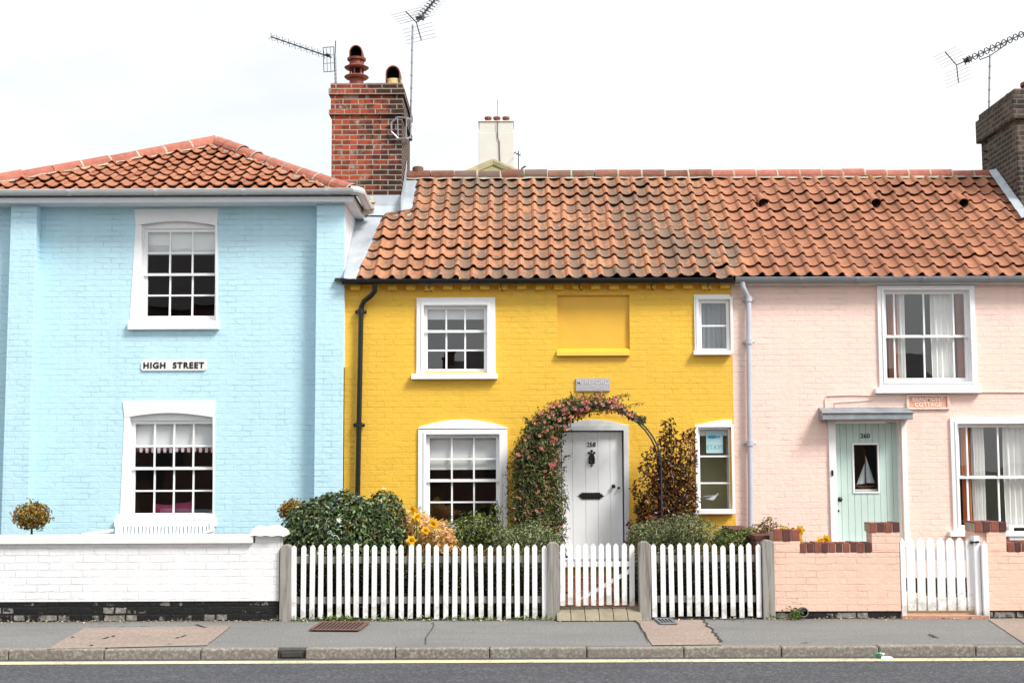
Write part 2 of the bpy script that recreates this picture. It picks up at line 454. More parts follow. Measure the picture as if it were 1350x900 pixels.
def sash_window(house, Y, glass, outer, sill, cols, up, lo, rail, front=-.03, rec=.05, mat=None, room=None, bars=None,
                stile=.045, arch=None, barw=.022, one=False, depth=2.4, sill_out=.09, sill_label=None):
    """glass/outer/sill in photo px on plane Y; up, lo: rows of panes above / below the meeting rail (px y)."""
    mat = mat or m_white
    g = rect(*glass, Y + rec); o = rect(*outer, Y + front)
    zr = at((glass[0]+glass[2])/2, rail, Y + rec).z if rail else None
    s = (g[0]-stile, g[1]+stile, g[2]-stile*1.3, g[3]+stile)
    fb = MB()
    fb.ring(o, s, Y + front, Y + rec + .075)
    fb.ring((s[0]-.035, s[1]+.035, s[2]-.02, s[3]+.035), (s[0]-.0, s[1]+.0, s[2], s[3]), Y + front - .012, Y + front - .001) if front < 0 else None
    if arch:
        ap = polyz(arch, Y)
        fb.prism(ap, Y - .028, Y + .06)
    win = fb.build('window', mat, house, bevel=.004)
    ys = Y + rec
    def light(nm, z0, z1, rows, y):
        sb = MB()
        inner = (g[0], g[1], z0 + (stile*.55 if nm == 'upper_sash' and not one else stile*1.3 if nm != 'casement' else stile), z1 - (stile if nm != 'lower_sash' else stile*.55))
        sb.ring((s[0], s[1], z0, z1), inner, y, y + .032)
        xs = bars if bars else [g[0] + (g[1]-g[0])*k/cols for k in range(1, cols)]
        zs = [inner[2] + (inner[3]-inner[2])*k/rows for k in range(1, rows)]
        edges = [inner[2]] + zs + [inner[3]]
        for z in zs: sb.box(inner[0], inner[1], y + .003, y + .03, z - barw/2, z + barw/2)
        for x in xs:
            for a, b in zip(edges, edges[1:]):
                sb.box(x - barw/2, x + barw/2, y + .004, y + .029,
                       a + (barw/2 if a != edges[0] else 0), b - (barw/2 if b != edges[-1] else 0))
        sb.build(nm, mat, win)
        pb = MB(); yy = y + .016
        # each pane tilts by a hair as old glass does
        xe = [inner[0]] + list(xs) + [inner[1]]
        for a, b in zip(xe, xe[1:]):
            for c, d in zip(edges, edges[1:]):
                j1, j2 = RND.uniform(-.0016, .0016), RND.uniform(-.0016, .0016)
                pb.face([(a, yy+j1, c), (b, yy+j2, c), (b, yy-j1, d), (a, yy-j2, d)])
        pb.build('glass', m_glass, win)
    if one:
        light('casement', s[2], s[3], one, ys)
    else:
        light('upper_sash', zr - .02, s[3], up, ys)
        light('lower_sash', s[2], zr + .02, lo, ys + .033)
    if sill:
        q = rect(*sill, Y - sill_out)
        sb = MB(); 
        sb.v = []
        z0, z1 = q[2], q[3]
        sb.prism([(0, 0)]*0 or [(q[0], z0), (q[1], z0), (q[1], z1), (q[0], z1)], Y - sill_out, Y + .05)
        sb.build('sill', mat, win, bevel=.006)
    # the room behind
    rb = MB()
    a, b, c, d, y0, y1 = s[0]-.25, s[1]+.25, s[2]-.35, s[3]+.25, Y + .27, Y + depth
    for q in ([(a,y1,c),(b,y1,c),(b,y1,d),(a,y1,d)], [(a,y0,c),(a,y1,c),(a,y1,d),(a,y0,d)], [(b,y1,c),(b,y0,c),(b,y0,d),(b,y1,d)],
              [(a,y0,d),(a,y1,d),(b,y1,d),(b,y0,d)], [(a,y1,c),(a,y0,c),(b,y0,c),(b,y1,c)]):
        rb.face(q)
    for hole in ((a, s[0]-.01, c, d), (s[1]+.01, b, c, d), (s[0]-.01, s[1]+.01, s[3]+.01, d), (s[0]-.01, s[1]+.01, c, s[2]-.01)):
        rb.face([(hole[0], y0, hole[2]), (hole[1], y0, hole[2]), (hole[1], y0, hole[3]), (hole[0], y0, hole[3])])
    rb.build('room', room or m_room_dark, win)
    return win, g, s, o

def blind(win, g, Y, z0, z1=None, mat=None, dy=.125, name='blind', pleats=0):
    mb = MB(); z1 = z1 if z1 is not None else g[3] + .04
    n = max(1, pleats)
    for k in range(n):
        a, b = z0 + (z1-z0)*k/n, z0 + (z1-z0)*(k+1)/n
        y = Y + dy + (.012 if k % 2 else 0)
        mb.box(g[0]-.03, g[1]+.03, y, y + .008, a + (.004 if pleats else 0), b)
    mb.box(g[0]-.03, g[1]+.03, Y + dy - .006, Y + dy + .016, z0 - .018, z0 - .001)
    return mb.build(name, mat or m_blind, win)

def pantiles(mb, P, ex, es, en, ncol, nrow, w, g, keep, amp=.026, thick=.022, up=.03, mt=0, left=None):
    """Courses of S-shaped tiles. P eave origin, ex along the eave, es up the slope, en normal."""
    nu = 10
    prof = []
    for k in range(nu + 1):
        u = k/nu
        h = amp*(-.55*math.sin(math.pi*min(1, u/.62)) if u < .62 else 1.0*math.sin(math.pi*(u-.62)/.38*.97 + .05))
        prof.append((u*1.06 - .03, h))
    for j in range(nrow):
        for i in range(ncol):
            xc, sc = (i+.5)*w, (j+.5)*g
            if not keep(xc, sc): continue
            jx, js, jn, tw = RND.gauss(0, .004), RND.gauss(0, .009), abs(RND.gauss(0, .005)), RND.gauss(0, .016)
            if RND.random() < .025: js -= RND.uniform(.02, .05)
            jn += .035*noise.noise(Vector((xc*.45, sc*.9, P.x)))
            ur, ud = RND.random(), RND.random()*.5
            uv = lambda a, b: (ur, ud + (.5*math.sin(math.pi*min(1, (b+.5)/nu/.62)) if (b+.5)/nu < .62 else 0))
            rows = []
            for v, lift in ((0.0, up), (.5, up*.55), (1.12, .0)):
                row = []
                for u, h in prof:
                    x = (i+u)*w + jx + tw*(v-.5)*g
                    if left: x = max(x, left((j+v)*g))
                    s = (j+v)*g + js + tw*(u-.5)*w
                    row.append(P + ex*x + es*s + en*(h*(1-.08*v) + lift + jn + amp*.6))
                rows.append(row)
            butt = [p - en*thick + es*.006 for p in rows[0]]
            mb.grid([butt, rows[0]], mt, uv); mb.grid(rows, mt, uv)
            mb.grid([[p + es*.05 for p in butt], butt], mt, uv)

def ridge_run(mb, a, b, r, seg, half=True, m_t=0, m_m=1, sag=0.0):
    a, b = Vector(a), Vector(b); d = b - a; L = d.length; n = max(1, round(L/seg)); t = d.normalized()
    side = t.cross(Vector((0,0,1))).normalized(); up = side.cross(t).normalized()
    for k in range(n):
        p, q = a + d*(k/n), a + d*((k+1)/n)
        dz = Vector((0, 0, RND.gauss(0, .005) - sag*math.sin(math.pi*k/n)))
        uv = (RND.random(), RND.random()*.8)
        r1 = r*RND.uniform(.97, 1.03)
        rows = []
        for pp, rr in ((p + t*.006, r1*.97), (q - t*.006, r1)):
            rows.append([pp + dz + side*(rr*math.cos(an)) + up*(rr*math.sin(an) - r*.25) for an in [math.pi*(-.08 + 1.16*c/9) for c in range(10)]])
        mb.grid(rows, m_t, uv)
        mb.face(rows[0], m_t, uv); mb.face(rows[1][::-1], m_t, uv)
        if RND.random() < .8:
            rows = [[pp + dz + side*(r*1.015*math.cos(an)) + up*(r*1.015*math.sin(an) - r*.25) for an in [math.pi*(-.05 + 1.1*c/9) for c in range(10)]] for pp in (q - t*.014, q + t*.014)]
            mb.grid(rows, m_m, (.5, .5))
    # bedding mortar under the run
    rows = [[pp + side*sx - up*(r*.32) + up*(RND.uniform(-.012, .012)) for sx in (-r*1.12, -r*.9, r*.9, r*1.12)] for pp in [a + d*(k/40) for k in range(41)]]
    mb.grid([[c + up*(.0 if 0 < i < 3 else -.03) for i, c in enumerate(rw)] for rw in rows], m_m, (.5, .5))

def gutter(mb, x0, x1, y, z, r=.058, m=0, joints=()):
    """Half-round channel along x, open at the top."""
    an = [math.pi + math.pi*k/10 for k in range(11)]
    out = [(y + r*math.cos(a), z + r*math.sin(a)) for a in an]; inn = [(y + (r-.008)*math.cos(a), z + (r-.008)*math.sin(a)) for a in an]
    loop = out + inn[::-1]
    mb.grid([[(x, p[0], p[1]) for p in loop] for x in (x0, x1)], m, None, closed=True)
    for x in (x0, x1): mb.face([(x, p[0], p[1]) for p in loop[::-1]], m)
    for x in (x0, x1): mb.face([(x, p[0], p[1]) for p in out], m)
    for j in joints:
        rows = [[(x, y + (r+.007)*math.cos(a), z + (r+.007)*math.sin(a)) for a in an] for x in (j-.025, j+.025)]
        mb.grid(rows, m)
        for x in (j-.025, j+.025):
            mb.grid([[(x, y + (r+.007)*math.cos(a), z + (r+.007)*math.sin(a)) for a in an], [(x, y + (r-.001)*math.cos(a), z + (r-.001)*math.sin(a)) for a in an]], m)
    mb.box(x0, x1, y - r - .004, y - r + .006, z - .004, z + .008, m)

# ================================================================== BLUE HOUSE
pL0, pL1 = at(8, 480, YP).x, at(42.5, 480, YP).x
pR0, pR1 = at(415.5, 480, YP).x, at(453, 480, YP).x
zE = at(250, 264, YP).z
bx0 = at(-95, 480, YB).x
blue = thing('blue_house', 'pale blue painted brick house with a low hipped tile roof on the left', 'house', (at(250, 700, YB).x, YB, 0))
hb1 = rect(185, 290, 286, 426, YB); hb2 = rect(170, 545, 282, 678, YB)
mb = MB()
wall(mb, bx0, pR0 + .02, -.05, zE + .12, YB, [hb1, hb2], .2, 0, 1)
mb.face([(pR1, YP + .02, -.05), (pR1, 22.5, -.05), (pR1, 22.5, 3.0), (pR1, YP + .02, 3.0)])
mb.face([(bx0, YB, -.05), (bx0, 22.5, -.05), (bx0, 22.5, zE), (bx0, YB, zE)])
mb.face([(bx0, 22.5, -.05), (pR1, 22.5, -.05), (pR1, 22.5, zE), (bx0, 22.5, zE)])
mb.build('wall', [m_blue, m_white], blue)
for a, b in ((pL0, pL1), (pR0, pR1)):
    q = MB(); q.box(a, b, YP, YB + .05, -.05, zE + .10); q.build('pier', m_blue, blue, bevel=.006)
q = MB(); q.box(pR1 - .1, pR1 + .004, YP + .03, 21.5, 3.005, zE + .1); q.build('side_wall', m_whitebrick, blue)

# fascia, soffit and gutter; they turn the corner and run back along the side
yE = YP - .14
zs_ = at(250, 266.5, yE).z; zf = at(250, 255, yE).z
q = MB()
q.box(bx0, pR1 + .13, yE, yE + .025, zs_, zf)
q.box(bx0, pR1 + .105, yE + .026, YB + .02, zs_ + .004, zs_ + .03)
q.box(pR1 + .106, pR1 + .13, yE + .026, 19.2, zs_, zf)
q.box(pR1 + .006, pR1 + .105, YB + .03, 19.2, zs_ + .004, zs_ + .03)
q.build('fascia', m_offwhite, blue, bevel=.003)
zg = at(250, 250.5, yE - .07).z
q = MB(); gutter(q, bx0, pR1 + .14, yE - .064, zg, .062, joints=[at(x, 252, yE).x for x in (94, 208, 323, 432)])
xg = pR1 + .20
q.tube([(pR1 + .10, yE - .064, zg - .01), (xg - .02, yE - .05, zg - .012), (xg + .02, yE + .02, zg - .014), (xg + .02, 18.6, zg - .03)], .06, 12)
q.build('gutter', m_gutterwhite, blue, smooth=False)

# hipped roof
A = at(284, 191, 19.4); e0 = Vector((0, yE - .03, zf - .04))
tanp = (A.z - e0.z) / (A.y - e0.y)
es = Vector((0, 1, tanp)).normalized(); en = Vector((0, -tanp, 1)).normalized(); ex = Vector((1, 0, 0))
xl, xr = at(-92, 246, e0.y).x, pR1 + .16
SL = (A - Vector((A.x, e0.y, e0.z))).length
P0 = Vector((xl - .3, e0.y, e0.z))
def keep_b(x, s):
    f = s/SL; X = P0.x + x
    return f < 1.02 and X > xl + (A.x - xl)*f - .02 and X < xr + (A.x - xr)*f + .02
rb = MB()
pantiles(rb, P0, ex, es, en, int((xr-xl+.6)/.2), int(SL/.26)+1, .2, .26, keep_b, amp=.034, thick=.017, up=.044)
cl, cr = Vector((xl, e0.y, e0.z)), Vector((xr, e0.y, e0.z))
bk = 23.0
Ab = Vector((A.x, bk, A.z))
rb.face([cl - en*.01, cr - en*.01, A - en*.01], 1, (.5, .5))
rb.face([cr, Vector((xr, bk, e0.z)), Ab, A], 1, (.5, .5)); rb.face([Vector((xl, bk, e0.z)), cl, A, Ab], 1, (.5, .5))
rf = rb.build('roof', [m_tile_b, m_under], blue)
hb = MB()
ridge_run(hb, cl + Vector((0, 0, .08)), A + Vector((0, 0, .05)), .14, .40, sag=.05)
ridge_run(hb, A + Vector((0, 0, .05)), cr + Vector((-.04, .03, .08)), .125, .38, sag=.04)
ridge_run(hb, A + Vector((0, .05, .05)), Ab + Vector((0, 0, .05)), .125, .4)
hb.lathe(A + Vector((0, 0, -.08)), [(.15, 0), (.15, .1), (.1, .16), (.02, .2)], 14, 0)
hb.build('hip_tiles', [m_hipclay, m_mortar], rf, smooth=False)

# windows of the blue house
RC = .09
def surround(win, lint, left, right, Y):
    q = MB()
    q.prism(polyz(lint, Y), Y - .014, Y + .02)
    q.prism(polyz(left, Y), Y - .009, Y + .02); q.prism(polyz(right, Y), Y - .009, Y + .02)
    q.build('surround', m_white, win)
w1, g1, s1, o1 = sash_window(blue, YB, (194, 306, 283, 416), (186, 291, 287, 425), (168, 423, 288, 434), 3, 2, 2, 361.5, front=RC-.03, rec=RC, sill_out=.07)
arc = [(286.5 - 107*k/12, 297.5 - 6*math.sin(math.pi*k/12)) for k in range(13)]
surround(w1, [(177, 276), (288, 275)] + arc, [(179, 297), (187, 297), (187, 424), (171, 424)], [(283.5, 296), (287, 296), (287, 424), (285, 424)], YB)
blind(w1, g1, YB, at(238, 333, YB+RC).z, dy=.165)
w2, g2, s2, o2 = sash_window(blue, YB, (177.5, 558.5, 280, 676), (168, 545, 284, 686), (150, 684, 284, 694), 4, 2, 2, 617, front=RC-.03, rec=RC, sill_out=.07)
arc = [(282.5 - 118*k/12, 550 - 6*math.sin(math.pi*k/12)) for k in range(13)]
surround(w2, [(162, 529), (285, 528)] + arc, [(164, 549), (171.5, 549), (169, 686), (158, 686)], [(280.5, 549), (283.5, 549), (282, 686), (281, 686)], YB)
blind(w2, g2, YB, at(228, 588, YB+RC).z, dy=.165)
q = MB()
z1, z0 = at(228, 588, YB).z, at(228, 594, YB).z
nseg = 26
for k in range(nseg):
    a, b = g2[0] + (g2[1]-g2[0])*k/nseg, g2[0] + (g2[1]-g2[0])*(k+1)/nseg
    q.box(a, b - .002, YB + .166, YB + .171, z0 - .02*(k % 2) + RND.uniform(-.008, .008), z1 + .02, k % 2)
q.build('valance', [m_pinkcloth, m_curtain], w2)

# ================================================================== YELLOW COTTAGE
yx0, yx1 = pR1 - .05, at(966.5, 520, YF).x
zG = at(700, 372, YF).z
yel = thing('yellow_cottage', 'bright yellow brick cottage with a rose-framed white door and weathered pantile roof', 'house', ((yx0+yx1)/2, YF, 0))
def inset(r, d): return (r[0]+d, r[1]-d, r[2]+d, r[3]-d)
hy = [inset(rect(549, 392, 653, 492, YF), .03), inset(rect(915.5, 388, 963, 467, YF), .02), inset(rect(551, 562, 669, 705, YF), .03),
      inset(rect(918, 561, 964, 676, YF), .02), rect(738, 563, 824, 742, YF), rect(735, 389, 830, 462, YF) + (.05,)]
mb = MB()
wall(mb, yx0, yx1, -.05, zG + .08, YF, hy, .25, 0, 2)
r = hy[5]; mb.face([(r[0], YF+.05, r[2]), (r[1], YF+.05, r[2]), (r[1], YF+.05, r[3]), (r[0], YF+.05, r[3])], 1)
for xx in (yx0 + .02, yx1 - .005):
    mb.face([(xx, YF + .3, -.05), (xx, 22.1, -.05), (xx, 22.1, 4.2), (xx, 19.8, 6.0), (xx, YF + .3, 4.2)])
mb.face([(yx0, 22.1, -.05), (yx1, 22.1, -.05), (yx1, 22.1, 4.2), (yx0, 22.1, 4.2)])
mb.build('wall', [m_yellow, m_yellow_flat, m_white], yel)
q = MB(); r2 = rect(734, 459, 830.5, 468.5, YF - .05)
q.face([(r2[0], YF-.06, r2[2]), (r2[1], YF-.06, r2[2]), (r2[1], YF-.05, r2[3]-.05), (r2[0], YF-.05, r2[3]-.05)])
q.face([(r2[0], YF-.05, r2[3]-.05), (r2[1], YF-.05, r2[3]-.05), (r2[1], YF+.04, r2[3]+.01), (r2[0], YF+.04, r2[3]+.01)])
q.face([(r2[0], YF-.06, r2[2]), (r2[0], YF-.05, r2[3]-.05), (r2[0], YF+.04, r2[3]+.01), (r2[0], YF+.04, r2[2])])
q.face([(r2[1], YF-.06, r2[2]), (r2[1], YF+.04, r2[2]), (r2[1], YF+.04, r2[3]+.01), (r2[1], YF-.05, r2[3]-.05)])
q.face([(r2[0], YF-.06, r2[2]), (r2[0], YF+.04, r2[2]), (r2[1], YF+.04, r2[2]), (r2[1], YF-.06, r2[2])])
q.build('blocked_window_sill', m_yellow_flat, yel, bevel=.006)
# dentil course under the eaves
dm = None
zd1, zd0 = at(700, 374.5, YF-.03).z, at(700, 382, YF-.03).z
k = 0; x = 469.5
while x < 962:
    if not (480 < x < 505):
        X = at(x, 378, YF).x
        d = MB(); d.box(X - .062, X + .062, YF - .10, YF + .02, zd0 + RND.uniform(-.006, .006), zd1)
        d.build('dentil', m_yellow, yel, bevel=.006)
    x += 24.25
q = MB(); q.box(yx0 + .06, yx1, YF - .11, YF + .03, zd1 + .002, zd1 + .07); q.build('eaves_course', m_yellow, yel)

# gutter and downpipe
yG = YF - .17
zg = at(700, 368.5, yG).z
q = MB(); gutter(q, at(451, 370, yG).x, at(966, 370, yG).x, yG, zg, .062, joints=[at(x, 370, yG).x for x in (566, 680, 780, 866)])
for x in (566, 661, 765, 860, 935):
    X = at(x, 376, yG).x
    q.tube([(X, yG - .03, zg - .05), (X - .01, YF - .1, zg - .10), (X + .02, YF - .08, zg - .14)], .008, 6)
q.build('gutter', m_gutterblack, yel)
def downpipe(parent, mat, pts, collars, r=.034):
    q = MB(); q.tube(pts, r, 12)
    for c, d in collars:
        c, d = Vector(c), Vector(d); u = (d - c).normalized()
        for f, rr in ((0.0, 1.35), (.06, 1.35)):
            pass
        q.tube([c - u*.035, c + u*.035], r*1.32, 12)
        q.box(c.x - .075, c.x + .075, c.y + r*.4, c.y + r + .012, c.z - .022, c.z + .022)
    return q.build('downpipe', mat, parent, smooth=True)
yp = YF - .075
pp = [at(494, 372, yG), at(494, 384, yG), at(489, 390, yG+.03), at(480, 397, yp-.02), at(476.5, 404, yp), at(476, 412, yp), at(474, 520, yp), at(471.5, 650, yp), at(470.5, 720, yp)]
downpipe(yel, m_gutterblack, pp, [(at(475.5, 411, yp), at(475.5, 420, yp)), (at(473.2, 560, yp), at(473, 570, yp))])

# roof slope shared with the pink cottage
zEv = at(700, 366.5, yG).z - .035
EY = yG - .02
RY = 19.85; RZ = at(760, 236, RY).z
tanr = (RZ - zEv)/(RY - EY)
rs = Vector((0, 1, tanr)).normalized(); rn = Vector((0, -tanr, 1)).normalized()
RL = math.hypot(RY-EY, RZ-zEv)
WT, GT = .212, RL/11.35
xSplit = at(958, 300, 18.5).x
xL0, xL1 = at(470, 366, EY).x, at(533, 232, RY).x
CHX1 = -1.60; CHY0 = 19.05; CHS = (CHY0 - EY)/rs.y
P1 = Vector((-2.6, EY, zEv))
def left_y(s):
    return (CHX1 + .17 if s > CHS - .30 else xL0 + (-1.80 - xL0)*min(1, s/CHS)) - P1.x
def keep_y(x, s):
    X = P1.x + x; f = s/RL
    if f > 1.0 or X > xSplit: return False
    return x + WT*.5 > left_y(s) + .03
ncol = int((xSplit + 2.6)/WT) + 1
rb = MB(); pantiles(rb, P1, ex, rs, rn, ncol, 12, WT, GT, keep_y, amp=.041, thick=.014, up=.034, left=left_y)
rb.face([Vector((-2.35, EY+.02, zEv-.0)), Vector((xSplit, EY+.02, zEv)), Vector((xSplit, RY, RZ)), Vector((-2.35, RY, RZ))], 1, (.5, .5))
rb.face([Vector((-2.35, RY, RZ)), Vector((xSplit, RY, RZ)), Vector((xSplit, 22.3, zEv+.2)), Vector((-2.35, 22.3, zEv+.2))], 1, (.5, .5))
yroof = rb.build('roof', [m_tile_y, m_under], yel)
q = MB(); ridge_run(q, (CHX1 + .02, RY, RZ + .05), (xSplit, RY, RZ + .05), .115, .36)
q.lathe((at(551, 224, RY).x, RY, RZ + .12), [(.085, -.05), (.085, .06), (.07, .075), (.05, .06)], 12, 0)
q.build('ridge_tiles', [m_ridge, m_mortar], yroof)
# lead flashing along the blue side wall and round the chimney
def onroof(X, s, h=.02): return P1 + ex*(X - P1.x) + rs*s + rn*h
q = MB()
n = 14; rows = []
for k in range(n+1):
    s = CHS*k/n*1.0
    xe = xL0 + (-1.80 - xL0)*min(1, s/CHS)
    rows.append([onroof(pR1 + .006, s, .07 + .01*math.sin(k*2.1)), onroof(pR1 + .012, s, .045), onroof((pR1+xe)/2, s, .035 + .008*math.sin(k*1.7)), onroof(xe - .03, s, .04), onroof(xe + .09, s, -.004)])
q.grid(rows)
zc = onroof(0, CHS).z
q.grid([[(x, CHY0 - .012, zc + .20) for x in (-2.3, -2.0, CHX1 + .012)], [(x, CHY0 - .014, zc + .04) for x in (-2.3, -2.0, CHX1 + .012)],
        [onroof(x, CHS - .30, .06 + .01*math.sin(x*9)) for x in (-2.3, -2.0, CHX1 + .15)]])
rows = []
for k in range(9):
    s = CHS - .36 + (RL - CHS + .36)*k/8
    rows.append([(CHX1 + .012, EY + rs.y*s, zEv + rs.z*s + .30 + .03*(k % 2)), (CHX1 + .016, EY + rs.y*s, zEv + rs.z*s + .05), onroof(CHX1 + .15, s, .045), onroof(CHX1 + .25, s, -.004)])
q.grid(rows)
q.build('flashing', m_lead, yroof, smooth=False)
q = MB()
for k in range(4):
    c = at(485 + RND.uniform(-4, 5), 262 + k*4.2, 18.35)
    q.lathe(c + Vector((0, 0, -.04)), [(.02, -.06), (.07, -.02), (.06, .04), (.015, .07)], 8, 0)
q.build('mortar_lump', m_mortar, yroof)

# red brick chimney
ch_t = at(480, 110, CHY0).z
chb = MB()
cx0, cx1 = at(437, 200, CHY0).x, CHX1
zA, zB, zC = at(480, 152, CHY0).z, at(480, 145, CHY0).z, at(480, 126, CHY0).z
CY1 = CHY0 + 1.55
chb.box(cx0, cx1, CHY0, CY1, zEv + .3, zA)
chb.box(cx0 - .04, cx1 + .035, CHY0 - .04, CY1 + .035, zA + .002, zB)
chb.box(cx0 - .015, cx1 + .012, CHY0 - .012, CY1 + .012, zB + .002, zC)
chb.box(cx0 - .045, cx1 + .04, CHY0 - .045, CY1 + .04, zC + .002, at(480, 117, CHY0).z)
chb.box(cx0 - .02, cx1 + .01, CHY0 - .02, CY1 + .01, at(480, 117, CHY0).z + .002, ch_t)
chim = chb.build('chimney', m_stack, yel, bevel=.008)
q = MB()
rows = []
for i in range(9):
    rows.append([(cx0 + .02 + (cx1-cx0-.04)*i/8, CHY0 + .02 + 1.5*j/6, ch_t + .003 + (.07*math.sin(math.pi*i/8)*math.sin(math.pi*j/6) + RND.uniform(0, .015) if 0 < i < 8 and 0 < j < 6 else 0)) for j in range(7)])
q.grid(rows); q.build('flaunching', m_mortar, chim, smooth=True)
def pot_cowl(c, mat, s=1.0):
    q = MB()
    q.lathe(c, [(.13*s, 0), (.12*s, .18*s), (.115*s, .2*s)], 18)
    q.lathe(c + Vector((0,0,.19*s)), [(.19*s, .0), (.215*s, .02), (.20*s, .035), (.12*s, .05)], 20)
    for k in range(6):
        a = k*math.pi/3 + .3
        q.box(c.x + .11*s*math.cos(a) - .012, c.x + .11*s*math.cos(a) + .012, c.y + .11*s*math.sin(a) - .012, c.y + .11*s*math.sin(a) + .012, c.z + .24*s, c.z + .37*s)
    q.lathe(c + Vector((0,0,.23*s)), [(.07*s, 0), (.07*s, .14*s)], 12, 1)
    q.lathe(c + Vector((0,0,.36*s)), [(.19*s, .0), (.215*s, .02), (.13*s, .06), (.125*s, .12), (.16*s, .13), (.165*s, .16), (.12*s, .17)], 20)
    q.build('chimney_pot', [mat, m_soot_hollow], chim, smooth=False)
    hood(c + Vector((0, 0, .52*s)), mat, s)
def hood(c, mat, s):
    """Arched rain hood, open to the front."""
    q = MB()
    prof = [(.115*s*math.cos(a), .10*s + .13*s*math.sin(a)) for a in [math.pi*k/10 for k in range(11)]]
    prof = [(.115*s, -.02)] + prof + [(-.115*s, -.02)]
    y0, y1 = c.y - .13*s, c.y + .13*s
    q.grid([[(c.x + px_, y0, c.z + pz) for px_, pz in prof], [(c.x + px_, y1, c.z + pz) for px_, pz in prof]])
    q.grid([[(c.x + px_*.86, y0, c.z + pz*.93) for px_, pz in prof], [(c.x + px_*.86, y1 - .02, c.z + pz*.93) for px_, pz in prof]], 1)
    q.grid([[(c.x + px_, y0, c.z + pz) for px_, pz in prof], [(c.x + px_*.86, y0, c.z + pz*.93) for px_, pz in prof]])
    q.face([(c.x + px_, y1, c.z + pz) for px_, pz in prof]); q.face([(c.x + px_*.86, y1 - .025, c.z + pz*.93) for px_, pz in prof], 1)
    q.build('pot_hood', [mat, m_soot_hollow], chim)
c1_ = at(470, 108, CHY0 + .35)
pot_cowl(Vector((c1_.x, c1_.y, ch_t + .01)), m_pot, .86)
c2_ = at(519, 108, CHY0 + .9)
q = MB(); c = Vector((c2_.x, c2_.y, ch_t + .01))
q.lathe(c, [(.15, 0), (.13, .10), (.128, .16), (.155, .18), (.155, .21), (.13, .22), (.125, .30)], 18)
q.build('chimney_pot', [m_potpale], chim, smooth=False)
hood(c + Vector((0, 0, .27)), m_pot, .98)

# yellow windows
wy1, gy1, sy1, oy1 = sash_window(yel, YF, (563.5, 407.5, 638, 486), (549, 392, 653, 492), (542, 492.5, 656, 499.5), 3, 1, 2, 436.5)
blind(wy1, gy1, YF, at(600, 418.5, YF+.05).z)
wy2, gy2, sy2, oy2 = sash_window(yel, YF, (925, 399.5, 957.5, 458), (915.5, 388, 963.5, 464), (914.5, 462, 964.5, 467.5), 1, 1, 1, None, one=2, rec=.03)
curtain('net_curtain', gy2[0] - .02, gy2[1] + .02, YF + .19, gy2[2] - .03, gy2[3] + .03, m_net, wy2, 5, .02)
arcL = [(551, 577), (551, 564)] + [(551 + 118*k/16, 564 - 11*math.sin(math.pi*k/16)**.8) for k in range(1, 16)] + [(669, 564), (669, 577)]
wy3, gy3, sy3, oy3 = sash_window(yel, YF, (566.5, 577, 654, 690), (551, 566, 669, 700), (545, 699, 672, 706), 3, 2, 2, 633,
                                 arch=[(551, 565)] + [(551 + 118*k/16, 564 - 11*math.sin(math.pi*k/16)**.8) for k in range(0, 17)] + [(669, 565)])
blind(wy3, gy3, YF, at(610, 617, YF+.05).z)
wy4, gy4, sy4, oy4 = sash_window(yel, YF, (923, 566, 961, 671), (917.5, 561.5, 965, 674), (916, 671, 967, 677.5), 1, 1, 1, None, one=3, rec=.02, room=m_room_olive, stile=.03, depth=.62,
                                 arch=[(917.5, 561)] + [(917.5 + 47*k/8, 560.5 - 7.5*math.sin(math.pi/2*k/8)) for k in range(0, 9)] + [(964.5, 561)])
q = MB(); q.box(gy4[0] - .02, gy4[1] + .02, YF + .075, YF + .08, at(940, 574, YF).z, gy4[3] + .02); q.build('blind', m_blind, wy4)

# white plank door of the yellow cottage
YD = YF + .06
dr = rect(741, 569, 821, 737, YD)
do = rect(731.5, 560, 829.5, 737, YF - .03)
m_door = plain('door_white', '#f5f8f9', .4, .025, 4, .12, fine=50)
q = MB()
q.ring((do[0], do[1], dr[2], do[3]), (dr[0] - .015, dr[1] + .015, dr[2], dr[3] + .015), YF - .03, YD + .07)
q.prism(polyz([(731.5, 561)] + [(731.5 + 98*k/14, 561.5 - 8.5*math.sin(math.pi*k/14)**.85) for k in range(15)] + [(829.5, 561)], YF), YF - .028, YF + .05)
dframe = q.build('door_frame', m_offwhite, yel, bevel=.005)
q = MB()
edges = [741, 755, 772, 788.5, 804.5, 821]
for a, b in zip(edges, edges[1:]):
    q.box(at(a, 650, YD).x + .003, at(b, 650, YD).x - .003, YD, YD + .04, dr[2], dr[3])
q.box(dr[0], dr[1], YD + .012, YD + .036, dr[2] + .002, dr[3] - .002)
door = q.build('door', m_door, yel, bevel=.003)
def ppx(px, py, Y=YD): return at(px, py, Y)
c = ppx(780, 604)
q = MB()          # cast knocker: leafy top, oval body, drop
q.prism([(c.x + .042*math.cos(a)*(1 - .25*math.sin(a)), c.z + .075*math.sin(a)) for a in [2*math.pi*k/18 for k in range(18)]], YD - .022, YD - .001)
for sx, sz, r in ((-.035, .075, .016), (0, .098, .018), (.035, .075, .016), (-.03, -.055, .014), (.03, -.055, .014), (0, -.092, .014)):
    q.lathe((c.x + sx, YD - .018, c.z + sz), [(r*.3, -.006), (r, 0), (r*.8, .014)], 10, axis='Y')
q.tube([(c.x - .028, YD - .03, c.z + .02), (c.x - .03, YD - .036, c.z - .03), (c.x, YD - .038, c.z - .055), (c.x + .03, YD - .036, c.z - .03), (c.x + .028, YD - .03, c.z + .02)], .009, 8)
q.build('knocker', m_black, door)
q = MB(); a = rect(766.5, 649, 791.5, 657.5, YD)
